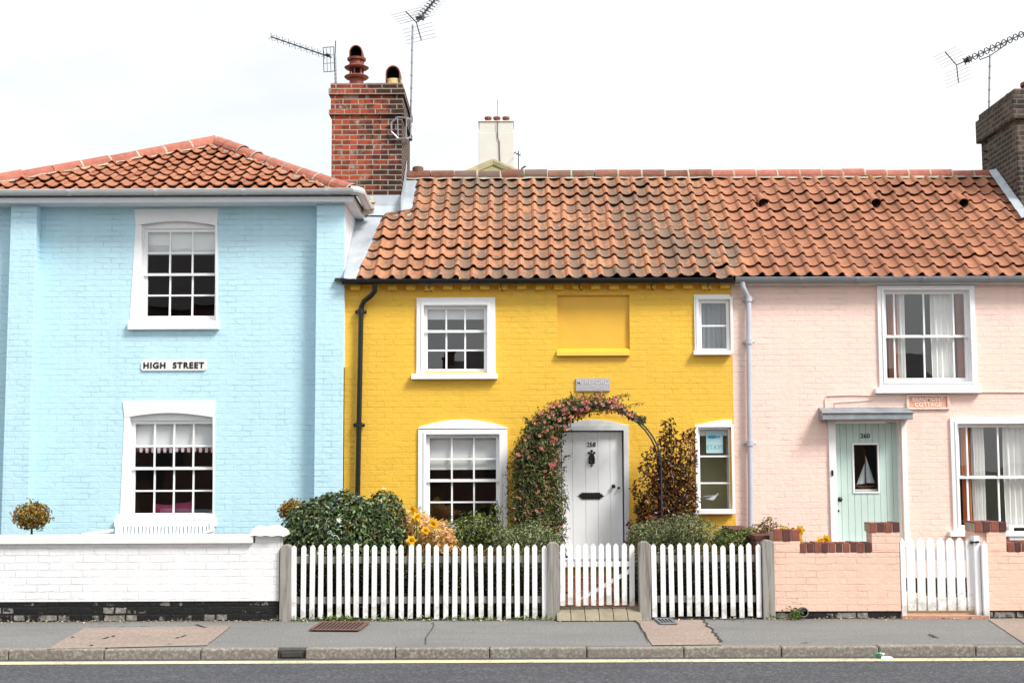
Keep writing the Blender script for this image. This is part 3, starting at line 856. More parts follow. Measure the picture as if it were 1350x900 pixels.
q.box(a[0], a[1], YD - .012, YD - .001, a[2], a[3]); q.box(a[0] + .02, a[1] - .02, YD - .018, YD - .0125, a[2] + .02, a[3] - .02)
zc_ = (a[2]+a[3])/2
for sg, X in ((-1, a[0]), (1, a[1])):
    q.prism([(X, zc_ - .02), (X + sg*.025, zc_ - .032), (X + sg*.022, zc_ - .01), (X + sg*.055, zc_), (X + sg*.022, zc_ + .01), (X + sg*.025, zc_ + .032), (X, zc_ + .02)], YD - .01, YD - .001)
q.build('letter_plate', m_black, door)
for px_, r in ((808.5, .028), (815.5, .017)):
    c = ppx(px_, 640.5 + (0 if px_ < 810 else 2)); q = MB()
    q.lathe((c.x, YD, c.z), [(r*.55, -.0), (r*.4, -.02), (r, -.035), (r*.8, -.055), (.002, -.06)], 14, axis='Y')
    q.build('knob' if px_ < 810 else 'keyhole', m_black, door, smooth=True)
c = ppx(779.5, 586); text('number', '258', c.x, YD - .004, c.z, .082, m_black, door, .001)
q = MB(); ds = rect(735, 737, 826, 746, YF - .12)
q.box(ds[0], ds[1], YF - .12, YF + .24, ds[2], dr[2] - .004); q.build('door_sill', plain('sill_grey', '#8f8f8c', .7, .15, 8, .3), yel, bevel=.006)

# ================================================================== PINK COTTAGE
px1 = at(1720, 500, YF).x
pink = thing('pink_cottage', 'pale pink brick cottage with an aqua door and orange pantile roof on the right', 'house', ((yx1+px1)/2, YF, 0))
hp = [inset(rect(1158, 376, 1287, 514, YF), .03), inset(rect(1255, 549, 1387, 696, YF), .03), rect(1099, 556, 1187, 722, YF)]
mb = MB()
wall(mb, yx1 + .001, px1, .22, zG + .09, YF, hp, .25, 0, 1)
mb.face([(px1, YF, 0), (px1, 22.1, 0), (px1, 22.1, 4.2), (px1, 19.8, 6.0), (px1, YF, 4.2)])
mb.build('wall', [m_pink, m_white], pink)
q = MB(); wall(q, yx1 + .001, px1, -.05, .219, YF - .004, [(hp[2][0], hp[2][1], -.06, .3)], .2); q.build('plinth', m_black, pink)
q = MB()
q.box(yx1 + .04, px1, yG + .06, yG + .085, at(1150, 374, yG).z, at(1150, 366, yG).z)
q.box(yx1 + .04, px1, yG + .086, YF + .02, at(1150, 373.5, yG).z, at(1150, 373.5, yG).z + .02)
q.build('fascia', m_offwhite, pink)
zgp = at(1150, 366.0, yG).z
q = MB(); gutter(q, at(969, 368, yG).x, px1, yG, zgp, .06, joints=[at(x, 368, yG).x for x in (1055, 1130, 1217, 1305)])
q.build('gutter', m_zinc, pink)
pp = [at(979, 368, yG), at(979, 377, yG), at(982, 384, yG+.04), at(986, 391, yp), at(987, 400, yp), at(988, 520, yp), at(989.5, 640, yp), at(990, 725, yp)]
q = downpipe(pink, m_pipe, pp, [(at(987, 394, yp), at(987, 404, yp)), (at(987.6, 450, yp), at(987.6, 460, yp)), (at(989, 584, yp), at(989, 594, yp))], .036)

# roof of the pink cottage
P2 = Vector((P1.x + ncol*WT, EY, zEv)); ncol2 = int((px1 - P2.x)/WT) + 2
xDark = at(1332, 240, 19.2).x
def keep_p(x, s): return s/RL <= 1.0
rb = MB()
P2 = Vector((P1.x + (ncol-1)*WT, EY, zEv))
pantiles(rb, P2, ex, rs, rn, ncol2, 12, WT, GT, lambda x, s: s/RL <= 1.0 and P2.x + x > xSplit and not (P2.x + x > 7.45 and s > 1.85), amp=.041, thick=.014, up=.034)
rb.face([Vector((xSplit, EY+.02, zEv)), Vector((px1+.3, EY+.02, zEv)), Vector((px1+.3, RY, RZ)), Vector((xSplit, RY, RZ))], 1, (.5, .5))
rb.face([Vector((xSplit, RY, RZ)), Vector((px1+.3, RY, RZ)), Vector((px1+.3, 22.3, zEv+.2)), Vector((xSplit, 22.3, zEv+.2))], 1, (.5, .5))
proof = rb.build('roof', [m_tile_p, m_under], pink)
q = MB(); ridge_run(q, (xSplit + .004, RY, RZ + .05), (7.33, RY, RZ + .04), .11, .33)
q.build('ridge_tiles', [m_hipclay, m_mortar], proof)
for x, y in ((1005, 267), (1153, 267), (1268, 267)):
    d = ray(x, y); s_ = (P1 + rn*.06 - CAM).dot(rn)/d.dot(rn); c = CAM + d*s_
    q = MB(); dirv = (rs*.75 - Vector((0, .45, 0))).normalized()
    a0 = c - rs*.02 - rn*.0; b0 = c + rs*.24 - rn*.02
    q.tube([a0 - rs*.06 + rn*.03, b0], [.072, .06], 14, 0, caps=False, uv=(.4, .2)); q.tube([a0 - rs*.058 + rn*.03, b0], [.058, .046], 14, 1, caps=False, uv=(.5, .5))
    q.build('tile_vent', [m_tile_p, m_soot_hollow], proof)  # inner tube coloured black for the shade inside the vent
# dark party chimney at the right
mb = MB()
DX0 = 7.35; DY0, DY1 = 18.95, 20.4
zt = at(1330, 133, 19.6).z
mb.box(DX0, DX0 + 1.3, DY0, DY1, 4.4, zt - .46)
mb.box(DX0 - .06, DX0 + 1.36, DY0 - .06, DY1 + .06, zt - .458, zt - .10)
mb.box(DX0 - .02, DX0 + 1.3, DY0 - .02, DY1 + .02, zt - .098, zt)
dch = mb.build('chimney', m_darkstone, pink, bevel=.015)
for yy in (19.35, 19.95):
    q = MB(); q.lathe((DX0 + .42, yy, zt + .003), [(.16, 0), (.14, .14), (.17, .15), (.17, .2), (.12, .21)], 16); q.build('chimney_pot', m_pot, dch)
q = MB()
for k in range(6):
    s0, s1 = 1.55 + .26*k, 1.55 + .26*(k+1)
    q.face([onroof(DX0 - .12, s0, .10), onroof(DX0 - .01, s0, .14), onroof(DX0 - .01, s1 - .01, .14), onroof(DX0 - .12, s1 - .01, .11)])
q.build('flashing', m_lead, proof)

# pink windows
gb = lambda xs, y: [at(x, y, YF + .05).x for x in xs]
wp1, gp1, sp1, op1 = sash_window(pink, YF, (1169, 387.5, 1272.5, 498), (1158, 376, 1287, 511), (1155, 511, 1294.5, 518), 4, 1, 1, 443, bars=gb((1180, 1219, 1258), 443))
for a, b in ((1169, 1179.5), (1259, 1271)):
    curtain('side_curtain', at(a, 440, YF+.2).x, at(b, 440, YF+.2).x + .02, YF + .135, gp1[2], gp1[3] + .02, m_brown, wp1, 2, .006)
curtain('white_curtain', at(1226, 440, YF+.2).x, at(1256, 440, YF+.2).x, YF + .16, gp1[2], gp1[3] + .02, m_curtain, wp1, 4, .022)
curtain('white_curtain', at(1182, 440, YF+.2).x, at(1192, 440, YF+.2).x, YF + .16, gp1[2], gp1[3] + .02, m_curtain, wp1, 2, .022)
wp2, gp2, sp2, op2 = sash_window(pink, YF, (1266, 563, 1372, 692), (1255, 550, 1387, 701), (1253, 700, 1390, 707), 4, 1, 1, 628.5, bars=gb((1276.5, 1317.5, 1359), 628))
for a, b in ((1266, 1276), (1361, 1372)):
    curtain('side_curtain', at(a, 628, YF+.2).x, at(b, 628, YF+.2).x + .02, YF + .135, gp2[2], gp2[3] + .02, m_orange, wp2, 2, .006)
for a, b in ((1280, 1297), (1322, 1352)):
    curtain('white_curtain', at(a, 628, YF+.2).x, at(b, 628, YF+.2).x, YF + .16, gp2[2], gp2[3] + .02, m_curtain, wp2, 4, .022)

# aqua plank door
m_aqua = plain('aqua_paint', '#bcd3cd', .45, .04, 4, .12, fine=50)
YD2 = YF + .11
dp = rect(1100.5, 557, 1186, 722, YD2)
q = MB(); jo = rect(1094, 552, 1197, 722, YF - .03)
q.ring((jo[0], jo[1], jo[2], jo[3]), (dp[0] - .004, dp[1] + .004, jo[2], dp[3] + .01), YF - .03, YD2 + .06)
q.build('door_frame', m_white, pink, bevel=.005)
dw = rect(1126, 586, 1157, 647.5, YD2)
q = MB()
n = 10
for k in range(n):
    a, b = dp[0] + (dp[1]-dp[0])*k/n + .002, dp[0] + (dp[1]-dp[0])*(k+1)/n - .002
    if b < dw[0] - .005 or a > dw[1] + .005: q.box(a, b, YD2, YD2 + .04, dp[2], dp[3])
    else:
        a2, b2 = a, b
        q.box(a, b, YD2, YD2 + .04, dw[3], dp[3]); q.box(a, b, YD2, YD2 + .04, dp[2], dw[2])
        if a < dw[0]: q.box(a, dw[0], YD2, YD2 + .04, dw[2] + .001, dw[3] - .001)
        if b > dw[1]: q.box(dw[1], b, YD2, YD2 + .04, dw[2] + .001, dw[3] - .001)
q.ring(dp, (dw[0], dw[1], dw[2], dw[3]), YD2 + .012, YD2 + .036)
adoor = q.build('door', m_aqua, pink, bevel=.003)
q = MB(); q.ring((dw[0] - .022, dw[1] + .022, dw[2] - .022, dw[3] + .022), (dw[0], dw[1], dw[2], dw[3]), YD2 - .014, YD2 - .001); q.build('pane_frame', m_white, adoor)
q = MB(); q.face([(dw[0], YD2 + .02, dw[2]), (dw[1], YD2 + .02, dw[2]), (dw[1], YD2 + .02, dw[3]), (dw[0], YD2 + .02, dw[3])]); q.build('pane', m_glass, adoor)
q = MB(); a, b, c, d = dw; y0, y1 = YD2 + .045, YD2 + .9
a -= .2; b += .2; c -= .2; d += .2
for f in ([(a,y1,c),(b,y1,c),(b,y1,d),(a,y1,d)], [(a,y0,c),(a,y1,c),(a,y1,d),(a,y0,d)], [(b,y1,c),(b,y0,c),(b,y0,d),(b,y1,d)], [(a,y0,d),(a,y1,d),(b,y1,d),(b,y0,d)], [(a,y1,c),(a,y0,c),(b,y0,c),(b,y1,c)]): q.face(f)
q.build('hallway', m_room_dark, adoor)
c = at(1140.5, 574.5, YD2); text('number', '260', c.x, YD2 - .004, c.z, .085, m_black, adoor, .001)
for nm, py, r in (('knob', 658, .034), ('keyhole', 673, .018)):
    c = at(1106.5 if nm == 'knob' else 1104, py, YD2); q = MB()
    q.lathe((c.x, YD2, c.z), [(r*.6, 0), (r*.4, -.02), (r, -.04), (r*.8, -.06), (.002, -.066)], 14, axis='Y'); q.build(nm, m_black, adoor, smooth=True)
c = at(1097.3, 623, YF - .03); q = MB(); q.box(c.x - .012, c.x + .012, YF - .045, YF - .031, c.z - .035, c.z + .035); q.lathe((c.x, YF - .045, c.z), [(.008, -.006), (.008, 0)], 8, axis='Y')
q.build('door_bell', m_black, pink)
q = MB(); hd = rect(1085, 541.5, 1203.5, 553, YF - .25)
q.v = []
for X0, X1 in ((hd[0], hd[1]),):
    pr = [(YF - .25, hd[2]), (YF - .25, hd[3] - .02), (YF + .01, hd[3] + .06), (YF + .01, hd[2] + .004)]
    q.grid([[(X0, y, z) for y, z in pr], [((X0+X1)/2, y, z + .004) for y, z in pr], [(X1, y, z) for y, z in pr]], 0, None, closed=True)
    q.face([(X0, y, z) for y, z in pr]); q.face([(X1, y, z) for y, z in pr][::-1])
q.tube([(hd[0] - .01, YF - .256, hd[3] - .022), (hd[1] + .01, YF - .256, hd[3] - .022)], .014, 8)
q.build('door_hood', m_hoodlead, pink, bevel=.006)
q = MB()
pts = [(1089, 545), (1087.5, 527), (1090, 521.5), (1120, 520.5), (1152, 521), (1194, 519)]
q.tube([at(x, y, YF - .012) for x, y in pts], .008, 6)
q.tube([at(x, y, YF - .012) for x, y in ((1101, 541), (1101, 530), (1130, 528.5), (1150, 527))], .006, 6)
q.tube([at(x, y, YF - .012) for x, y in ((1253, 517), (1310, 516.5), (1400, 517))], .008, 6)
q.build('cable', m_pink, pink)
# ================================================================== SETTING
def asphalt(name, c, c2, sc=140, cracks=False, rough=.9):
    t = NT(name)
    fine = t.noise(sc, 8, .8); big = t.noise(.9, 5)
    col = t.ramp(fine, [(.36, scaled(c, .4)), (.5, c), (.62, scaled(c2, 1.15))])
    grit = t.n('ShaderNodeTexVoronoi'); grit.inputs['Scale'].default_value = sc*1.6; t.l(t.coords(), grit.inputs['Vector'])
    col = t.mix(t.ramp(grit.outputs['Color'], [(.3, (0,0,0,1)), (.9, (.5,.5,.5,1))]), col, scaled(c, .55))
    gum = t.n('ShaderNodeTexVoronoi'); gum.inputs['Scale'].default_value = 2.3; t.l(t.coords(), gum.inputs['Vector'])
    col = t.mix(t.ramp(gum.outputs['Distance'], [(.03, (.5,.5,.5,1)), (.05, (0,0,0,1))]), col, scaled(c2, 1.25))
    mps = t.n('ShaderNodeMapping'); mps.inputs['Scale'].default_value = (.5, 2.4, 1); t.l(t.coords(), mps.inputs['Vector'])
    col = t.mix(t.ramp(t.noise(1.5, 7, .65, mps.outputs[0]), [(.45, (0,0,0,1)), (.7, (.6,.6,.6,1))]), col, scaled(c, .68))
    col = t.mix(.3, col, t.ramp(big, [(.3, scaled(c, .8)), (.7, scaled(c, 1.22))]))
    if cracks:
        v = t.n('ShaderNodeTexVoronoi', feature='DISTANCE_TO_EDGE'); v.inputs['Scale'].default_value = .42
        wv = t.n('ShaderNodeVectorMath', operation='ADD'); nz = t.n('ShaderNodeTexNoise'); nz.inputs['Scale'].default_value = 2.2; nz.inputs['Detail'].default_value = 5
        t.l(t.coords(), nz.inputs['Vector']); t.l(t.coords(), wv.inputs[0]); t.l(nz.outputs['Color'], wv.inputs[1]); t.l(wv.outputs[0], v.inputs['Vector'])
        col = t.mix(t.ramp(v.outputs['Distance'], [(.001, (.35,)*3+(1,)), (.004, (0, 0, 0, 1))]), col, scaled(c, .45))
        col = t.mix(t.ramp(t.noise(3.1, 8, .7), [(.66, (0,0,0,1)), (.72, (.5,.5,.5,1))]), col, scaled(c, .6))
    return t.done(col, rough, t.bump(fine, .6, .006), 0, .3)
m_road = asphalt('road_asphalt', '#45464b', '#7c7d82', 38)
m_pave = asphalt('pavement_asphalt', '#767674', '#92918e', 42, True)
m_patch = asphalt('buff_paving', '#94847a', '#a89a8f', 34)
m_kerb = asphalt('granite_kerb', '#837d74', '#b3ada3', 30)
m_line = NT('yellow_road_paint')
def _line():
    t = m_line
    f = t.math('ADD', t.math('MULTIPLY', t.noise(26, 6, .75), .7), t.math('MULTIPLY', t.noise(1.1, 4), .3))
    return t.done(t.ramp(f, [(.38, '#4a4a4c'), (.44, '#b3ad8c'), (.6, '#d2cba4')]), .8, t.bump(t.noise(60, 3), .4, .004), 0, .3)
m_line = _line()
m_soil = asphalt('garden_soil', '#3a2f26', '#574a3c', 30)
m_redbrick = bare_brick('red_path_brick', '#834537', '#63332a', '#7a6a5c', w=.2, h=.07)
m_stone = plain('worn_step_stone', '#857c69', .85, .2, 6, .5, fine=25)
m_field = asphalt('far_ground', '#6b6f55', '#7f8366', 3)

def sheet(name, pts, mat, kind='structure'):
    mb = MB(); mb.face(pts); o = mb.build(name, mat); tag(o, kind=kind); return o
ZR = -.09
yk0, yk1 = atz(675, 866.5, ZR).y, atz(675, 851.5, 0).y
sheet('ground', [(-300, -300, -.13), (300, -300, -.13), (300, 400, -.13), (-300, 400, -.13)], m_field)
mb = MB()
nx, ny = 40, 2
mb.face([(-60, 2.0, ZR), (60, 2.0, ZR), (60, yk0 + .01, ZR), (-60, yk0 + .01, ZR)]); tag(mb.build('road', m_road), kind='structure')
mb = MB()
xs = [-60] + [-14 + .5*k for k in range(57)] + [60]
rows = []
for y in (yk1, (yk1+YW)/2, YW - .1, YW + .30):
    rows.append([(x, y, (.005*noise.noise(Vector((x*.4, y, 3))) if yk1 + .1 < y < YW else 0) + (.0)) for x in xs])
mb.grid(rows); mb.face([(-60, yk1, -.12), (60, yk1, -.12), (60, yk1, 0), (-60, yk1, 0)])
tag(mb.build('pavement', m_pave), kind='structure')
mb = MB(); mb.box(-60, 60, -9.0, 2.0, -.12, 0); tag(mb.build('pavement', m_pave), kind='structure')
# kerb stones, each with its own small settlement
mb = MB(); x = -30.0
while x < 30:
    L = .9 + RND.uniform(-.02, .02); g0 = at(366, 860, yk0).x; g1 = at(402, 860, yk0).x
    a, b = x, x + L - .007
    dz = RND.uniform(-.006, .004)
    if not (a < g1 and b > g0):
        mb.box(a, b, yk0 + RND.uniform(-.004, .004), yk1 - .003, -.12, .004 + dz)
    else:
        if a < g0 - .05: mb.box(a, g0 - .006, yk0, yk1 - .003, -.12, .004)
        if b > g1 + .05: mb.box(g1 + .006, b, yk0, yk1 - .003, -.12, .004)
    x += L
tag(mb.build('kerb', m_kerb, bevel=.014), kind='structure')
g = MB(); g.box(g0, g1, yk0 + .035, yk1 - .003, -.12, -.012); g.box(g0 + .03, g1 - .03, yk0 + .02, yk0 + .034, -.085, -.03)
tag(g.build('kerb_gully', plain('gully_iron', '#3a3734', .7, .25, 12, .5), loc=((g0+g1)/2, yk0, 0), bevel=.008), 'dark sunken drain inlet set into the kerb left of the picket fence', 'drain')
yl0, yl1 = atz(675, 873.4, ZR).y, atz(675, 869.6, ZR).y
mb = MB(); xs = [-40 + .25*k for k in range(321)]
mb.grid([[(x, yl0 + .008*noise.noise(Vector((x*1.7, 0, 0))), ZR + .004) for x in xs], [(x, yl1 + .008*noise.noise(Vector((x*1.7, 5, 0))), ZR + .004) for x in xs]])
tag(mb.build('road_line', m_line), kind='structure')
def patch(pts, mat=m_patch, h=.008, wob=.006):
    P = [atz(x, y, 0) for x, y in pts]; out = []
    for p, q in zip(P, P[1:] + P[:1]):
        for k in range(8):
            c = p.lerp(q, k/8); out.append((c.x + RND.uniform(-wob, wob), min(c.y + RND.uniform(-wob, wob)*.5, YW - .12), h))
    mb = MB(); mb.face(out); tag(mb.build('paving_patch', mat), kind='structure')
m_crack = plain('crack_filler', '#2b2a29', .9, .3, 20, .3)
patch([(112, 828), (305, 825), (272, 851), (62, 856)])
patch([(838, 816), (928, 815), (952, 850), (860, 851)])
patch([(1300, 815), (1420, 812), (1440, 848), (1352, 850)])
def crack(pts, w=.014):
    P = [atz(x, y, 0) for x, y in pts]; out = []
    for p, q_ in zip(P, P[1:]):
        for k in range(6):
            c = p.lerp(q_, k/6); out.append(Vector((c.x + RND.uniform(-.02, .02), c.y + RND.uniform(-.02, .02), .0125)))
    mb = MB(); mb.grid([[c + Vector((-w*RND.uniform(.3, .6), -w*.3, 0)) for c in out], [c + Vector((w*RND.uniform(.3, .6), w*.3, 0)) for c in out]])
    tag(mb.build('pavement_crack', m_crack), kind='structure')
crack([(926, 815), (931, 824), (943, 836), (951, 850)], .03); crack([(838, 816), (846, 832), (858, 850)], .012); crack([(935, 818), (960, 816), (985, 821)], .012)
crack([(118, 828), (160, 826), (205, 827)], .022); crack([(240, 826), (258, 824), (272, 828)], .03); crack([(560, 850), (566, 833), (575, 816)], .01)
for a_, b_ in (((95, 841), (103, 839)), ((138, 843), (152, 838)), ((186, 840), (202, 839)), ((234, 842), (248, 837)), ((118, 852), (124, 850.5)), ((222, 850), (230, 848.5)), ((1058, 848), (1070, 847)), ((1225, 836), (1240, 842))): crack([a_, b_], .03)
# cast-iron lids in the pavement
def lid(pts, name, label, mat, bars):
    P = [atz(x, y, .016) for x, y in pts]; c = sum(P, Vector())/4
    mb = MB(); o = P
    mb.face([(p.x, p.y, .018) for p in o])  # black sheet, paints the shade between the bars
    for k in range(bars):
        f0, f1 = (k+.2)/bars, (k+.62)/bars
        a0, a1 = P[0].lerp(P[1], f0), P[0].lerp(P[1], f1); b0, b1 = P[3].lerp(P[2], f0), P[3].lerp(P[2], f1)
        mb.face([(a0.x, a0.y, .026), (a1.x, a1.y, .026), (b1.x, b1.y, .026), (b0.x, b0.y, .026)], 1)
    for a, b in zip(P, P[1:] + P[:1]): mb.tube([(a.x, a.y, .02), (b.x, b.y, .02)], .012, 6, 1)
    tag(mb.build(name, mat, loc=(c.x, c.y, .016)), label, 'drain cover')
lid([(409, 830), (472, 830.5), (486, 820.5), (424, 820)], 'pavement_grate', 'rusty brown slotted grate in the pavement below the left picket fence',
    [m_soot_hollow, plain('rusty_iron', '#6a4a40', .8, .2, 14, .4)], 12)
lid([(871, 822), (892, 822), (885, 815.5), (863, 815.5)], 'utility_lid', 'small grey utility lid in the brown paving by the gate post', [m_soot_hollow, plain('grey_iron', '#6d7074', .6, .2, 14, .4)], 5)

# garden ground, paths and steps
sheet('garden_ground', [(-20, YW + .31, .03), (20, YW + .31, .03), (20, YF + .3, .03), (-20, YF + .3, .03)], m_soil)
gx0, gx1 = at(741, 790, YW).x, at(836, 790, YW).x
mb = MB(); mb.box(gx0 - .05, gx1 + .1, YW + .16, YF - .42, .0, .12); mb.box(gx0 + .02, gx1 + .04, YF - .41, YF - .13, .0, .27)
tag(mb.build('garden_path', m_redbrick), kind='structure')
mb = MB()
n = 6
for k in range(n):
    a, b = gx0 - .06 + (gx1-gx0+.14)*k/n, gx0 - .06 + (gx1-gx0+.14)*(k+1)/n - .008
    mb.face([(a, YW - .16, .01), (b, YW - .16, .01), (b, YW - .05, .085), (a, YW - .05, .085)]); mb.face([(a, YW - .05, .085), (b, YW - .05, .085), (b, YW + .158, .128), (a, YW + .158, .128)])
tag(mb.build('path_threshold', m_stone), kind='structure')
ax0, ax1 = at(1187, 800, YW).x, at(1301, 800, YW).x
mb = MB(); mb.box(ax0 + .05, ax1 - .05, YW + .08, YF - .02, 0, .05)
tag(mb.build('garden_path', plain('sandy_path', '#c3a77f', .9, .15, 5, .5)), kind='structure')
mb = MB(); mb.box(ax0, ax1, YW - .06, YW + .16, -.02, .035)
tag(mb.build('path_threshold', plain('pink_threshold', '#b58776', .85, .15, 5, .4)), kind='structure')

# ================================================================== GARDEN WALLS
wx0, wx1 = at(-90, 750, YW).x, at(368, 750, YW).x
ww = thing('white_garden_wall', 'long white painted brick garden wall with a black base', 'garden wall', ((wx0+wx1)/2, YW + .12, 0))
zpl = at(200, 792.5, YW).z; zcp = at(200, 716, YW).z; zct = at(200, 707, YW - .04).z
q = MB(); q.box(wx0, wx1, YW, YW + .24, zpl, zcp + .002); xr_ = at(334, 710, YW).x; zr_ = at(350, 706, YW).z
q.box(xr_ + .02, wx1, YW + .001, YW + .239, zcp + .003, zr_); q.build('wall', m_whitebrick, ww, bevel=.004)
q = MB(); q.box(wx0, wx1 - .005, YW + .012, YW + .228, -.05, zpl - .002); q.build('plinth', m_plinth, ww)
q = MB(); n = 60; rows = []
for k in range(n+1):
    x = wx0 + (xr_ - wx0)*k/n; w = .006*noise.noise(Vector((x*2.2, 1, 0)))
    rows.append([(x, YW - .05 + w, zcp + .004), (x, YW - .055 + w, zct - .02 + w), (x, YW - .03, zct), (x, YW + .27, zct + .012), (x, YW + .29, zcp + .004)])
q.grid(rows, 0, None, closed=True); q.face(rows[0]); q.face(rows[-1][::-1]); q.build('coping', m_coping, ww)
q = MB(); rows = []; za = zr_ + .004
for k in range(15):
    f = k/14; x = at(332, 706, YW).x + (at(376, 706, YW).x - at(332, 706, YW).x)*f
    lift = .02*math.sin(math.pi*f) - .05*max(0, .2 - f) + .012*math.sin(11*f); drop = .004*math.sin(17*f) - .02*max(0, f-.75)
    rows.append([(x, YW - .07 + .01*math.sin(9*f), za + drop), (x, YW - .06, za + .05 + lift), (x, YW + .1, za + .085 + lift), (x, YW + .28, za + .05 + lift), (x, YW + .3, za)])
q.grid(rows, 0, None, closed=True); q.face(rows[0]); q.face(rows[-1][::-1]); q.build('end_coping', m_coping, ww, smooth=False)

def soldier_caps(parent, x0, x1, z0, z1, y0, y1, w=.078):
    n = max(1, round((x1-x0)/w)); w = (x1-x0)/n
    q = MB()
    for k in range(n):
        q.box(x0 + w*k + .005, x0 + w*(k+1) - .005, y0 + RND.uniform(-.006, .004), y1, z0 + .001, z1 + RND.uniform(-.006, .006), k % 2)
    q.box(x0 + .004, x1 - .004, y0 + .008, y1 - .008, z0 + .0005, z1 - .012, 2)
    return q.build('brick_coping', [m_cap, m_capdark, m_mortar], parent, bevel=.005)
m_cap = plain('coping_brick', '#7e4637', .85, .35, 7, .6, fine=30); m_capdark = plain('dark_coping_brick', '#56302a', .85, .35, 7, .6, fine=30)
DW = .23
def pinkwall(label, x0, x1, piers, loc):
    t = thing('pink_garden_wall', label, 'garden wall', loc, 'pink garden walls')
    q = MB(); zb = at(1100, 805.5, YW).z; zt = at(1100, 728, YW).z
    q.box(x0, x1, YW, YW + DW, zb, zt); q.build('wall', m_salmon, t, bevel=.006)
    q = MB(); q.box(x0 + .01, x1 - .01, YW + .015, YW + DW - .015, -.05, zb - .002); q.build('plinth', m_plinth, t)
    return t, zt
x0, xa, xb, x1 = at(1020, 750, YW).x, at(1056, 750, YW).x, at(1150, 750, YW).x, at(1187, 750, YW).x
pw, zt = pinkwall('salmon pink brick garden wall with red brick coping between picket fence and gate', x0, x1, None, ((x0+x1)/2, YW + .1, 0))
zt2, zt3, zt4 = at(1040, 713, YW).z, at(1168, 701, YW).z, at(1100, 715, YW).z
q = MB(); q.box(x0, xa, YW - .002, YW + DW, zt + .002, zt2); q.box(xb + .002, x1, YW - .002, YW + DW, zt + .002, zt3); q.build('pier', m_salmon, pw, bevel=.006)
soldier_caps(pw, xa - .01, xb, zt, zt4, YW - .005, YW + DW + .01)
soldier_caps(pw, x0, xa, zt2, at(1040, 698, YW).z, YW - .005, YW + DW + .01, .1)
soldier_caps(pw, xb - .02, x1 + .01, zt3, at(1168, 688.5, YW).z, YW - .01, YW + DW + .01, .095)
x0b, xab, x1b = at(1302, 750, YW).x, at(1328, 750, YW).x, at(1680, 750, YW).x
pw2, zt = pinkwall('salmon pink brick garden wall right of the white gate', x0b, x1b, None, ((x0b+x1b)/2, YW + .1, 0))
q = MB(); q.box(at(1287, 750, YW).x, xab, YW + .03, YW + DW + .1, zt - .4, zt3); q.box(x0b, xab, YW - .002, YW + .028, zt + .002, zt3); q.build('pier', m_salmon, pw2, bevel=.006)
soldier_caps(pw2, xab + .01, x1b, zt, zt4, YW - .005, YW + DW + .01)
soldier_caps(pw2, at(1284, 690, YW).x, xab + .01, zt3, at(1305, 687.5, YW).z, YW - .012, YW + DW + .1, .1)
sw = thing('side_garden_wall', 'dark red brick garden wall running back from the pink wall to the house', 'garden wall', (x0 - .02, YW + 1.3, 0))
q = MB(); zz = at(1020, 714, YW).z
q.box(x0 - .14, x0 + .08, YW + DW + .02, YF - .02, -.05, zz); q.build('wall', bare_brick('side_brick', '#7d4334', '#53302a', '#6f6459'), sw)
q = MB(); q.box(x0 - .16, x0 + .10, YW + DW + .02, YF - .02, zz + .001, zz + .06); q.build('coping', m_capdark, sw, bevel=.008)
m_alu0 = plain('grey_plastic', '#6f7175', .5, .1, 9, 0)
c = at(1058.5, 806, YW - .02)
q = MB(); q.tube([(c.x, YW - .06, c.z), (c.x, YW + .2, c.z + .01)], [.052, .052], 16, 0, caps=False); q.tube([(c.x, YW - .06, c.z), (c.x, YW + .2, c.z + .01)], [.044, .044], 16, 1, caps=False)
q.grid([[(c.x + r*math.cos(2*math.pi*k/16), YW - .06, c.z + r*math.sin(2*math.pi*k/16)) for k in range(17)] for r in (.044, .055)], 0)
q.lathe((c.x, YW, c.z), [(.044, .08), (.001, .081)], 12, 1, axis='Y')  # black disc, paints the dark of the pipe's bore
tag(q.build('drain_pipe', [m_alu0, m_soot_hollow], loc=(c.x, YW, c.z), smooth=True), 'short grey plastic pipe end sticking out low from the pink wall', 'pipe')

# ================================================================== FENCES AND GATES
def woodmat(name, c, dark, paint=True):
    t = NT(name)
    mp = t.n('ShaderNodeMapping'); mp.inputs['Scale'].default_value = (26, 26, 1.6); t.l(t.coords(), mp.inputs['Vector'])
    g = t.noise(1.0, 6, .6, mp.outputs[0], .6)
    col = t.ramp(g, [(.3, dark), (.55, c), (.8, scaled(c, 1.12))])
    m = t.ramp(t.noise(3.5, 7, .65), [(.62, (0,0,0,1)), (.72, (.6,.6,.6,1))])
    col = t.mix(m, col, '#8a8a80' if not paint else '#c9c7bf')
    if paint:
        sz = t.n('ShaderNodeSeparateXYZ'); t.l(t.coords(), sz.inputs[0])
        oi = t.n('ShaderNodeObjectInfo'); ov = t.n('ShaderNodeVectorMath', operation='ADD'); t.l(t.coords(), ov.inputs[0]); t.l(oi.outputs['Location'], ov.inputs[1])
        al = t.math('SUBTRACT', t.noise(9, 6, .7, ov.outputs[0]), t.math('MULTIPLY', sz.outputs[2], .9))
        col = t.mix(t.ramp(al, [(.34, (0,0,0,1)), (.55, (.6,.6,.6,1))]), col, '#8d8f78')
        col = t.mix(t.ramp(t.noise(24, 5, .7, ov.outputs[0]), [(.66, (0,0,0,1)), (.70, (.7,.7,.7,1))]), col, '#a9a59b')
    return t.done(col, .7 if not paint else .5, t.bump(g, .4, .006), 0, .3)
m_picket = woodmat('white_picket_paint', '#f0f0f1', '#dcdcdd')
m_post = woodmat('weathered_grey_oak', '#96938d', '#5f5a54', False)
m_rail = woodmat('grey_rail', '#7d7a74', '#524e49', False)
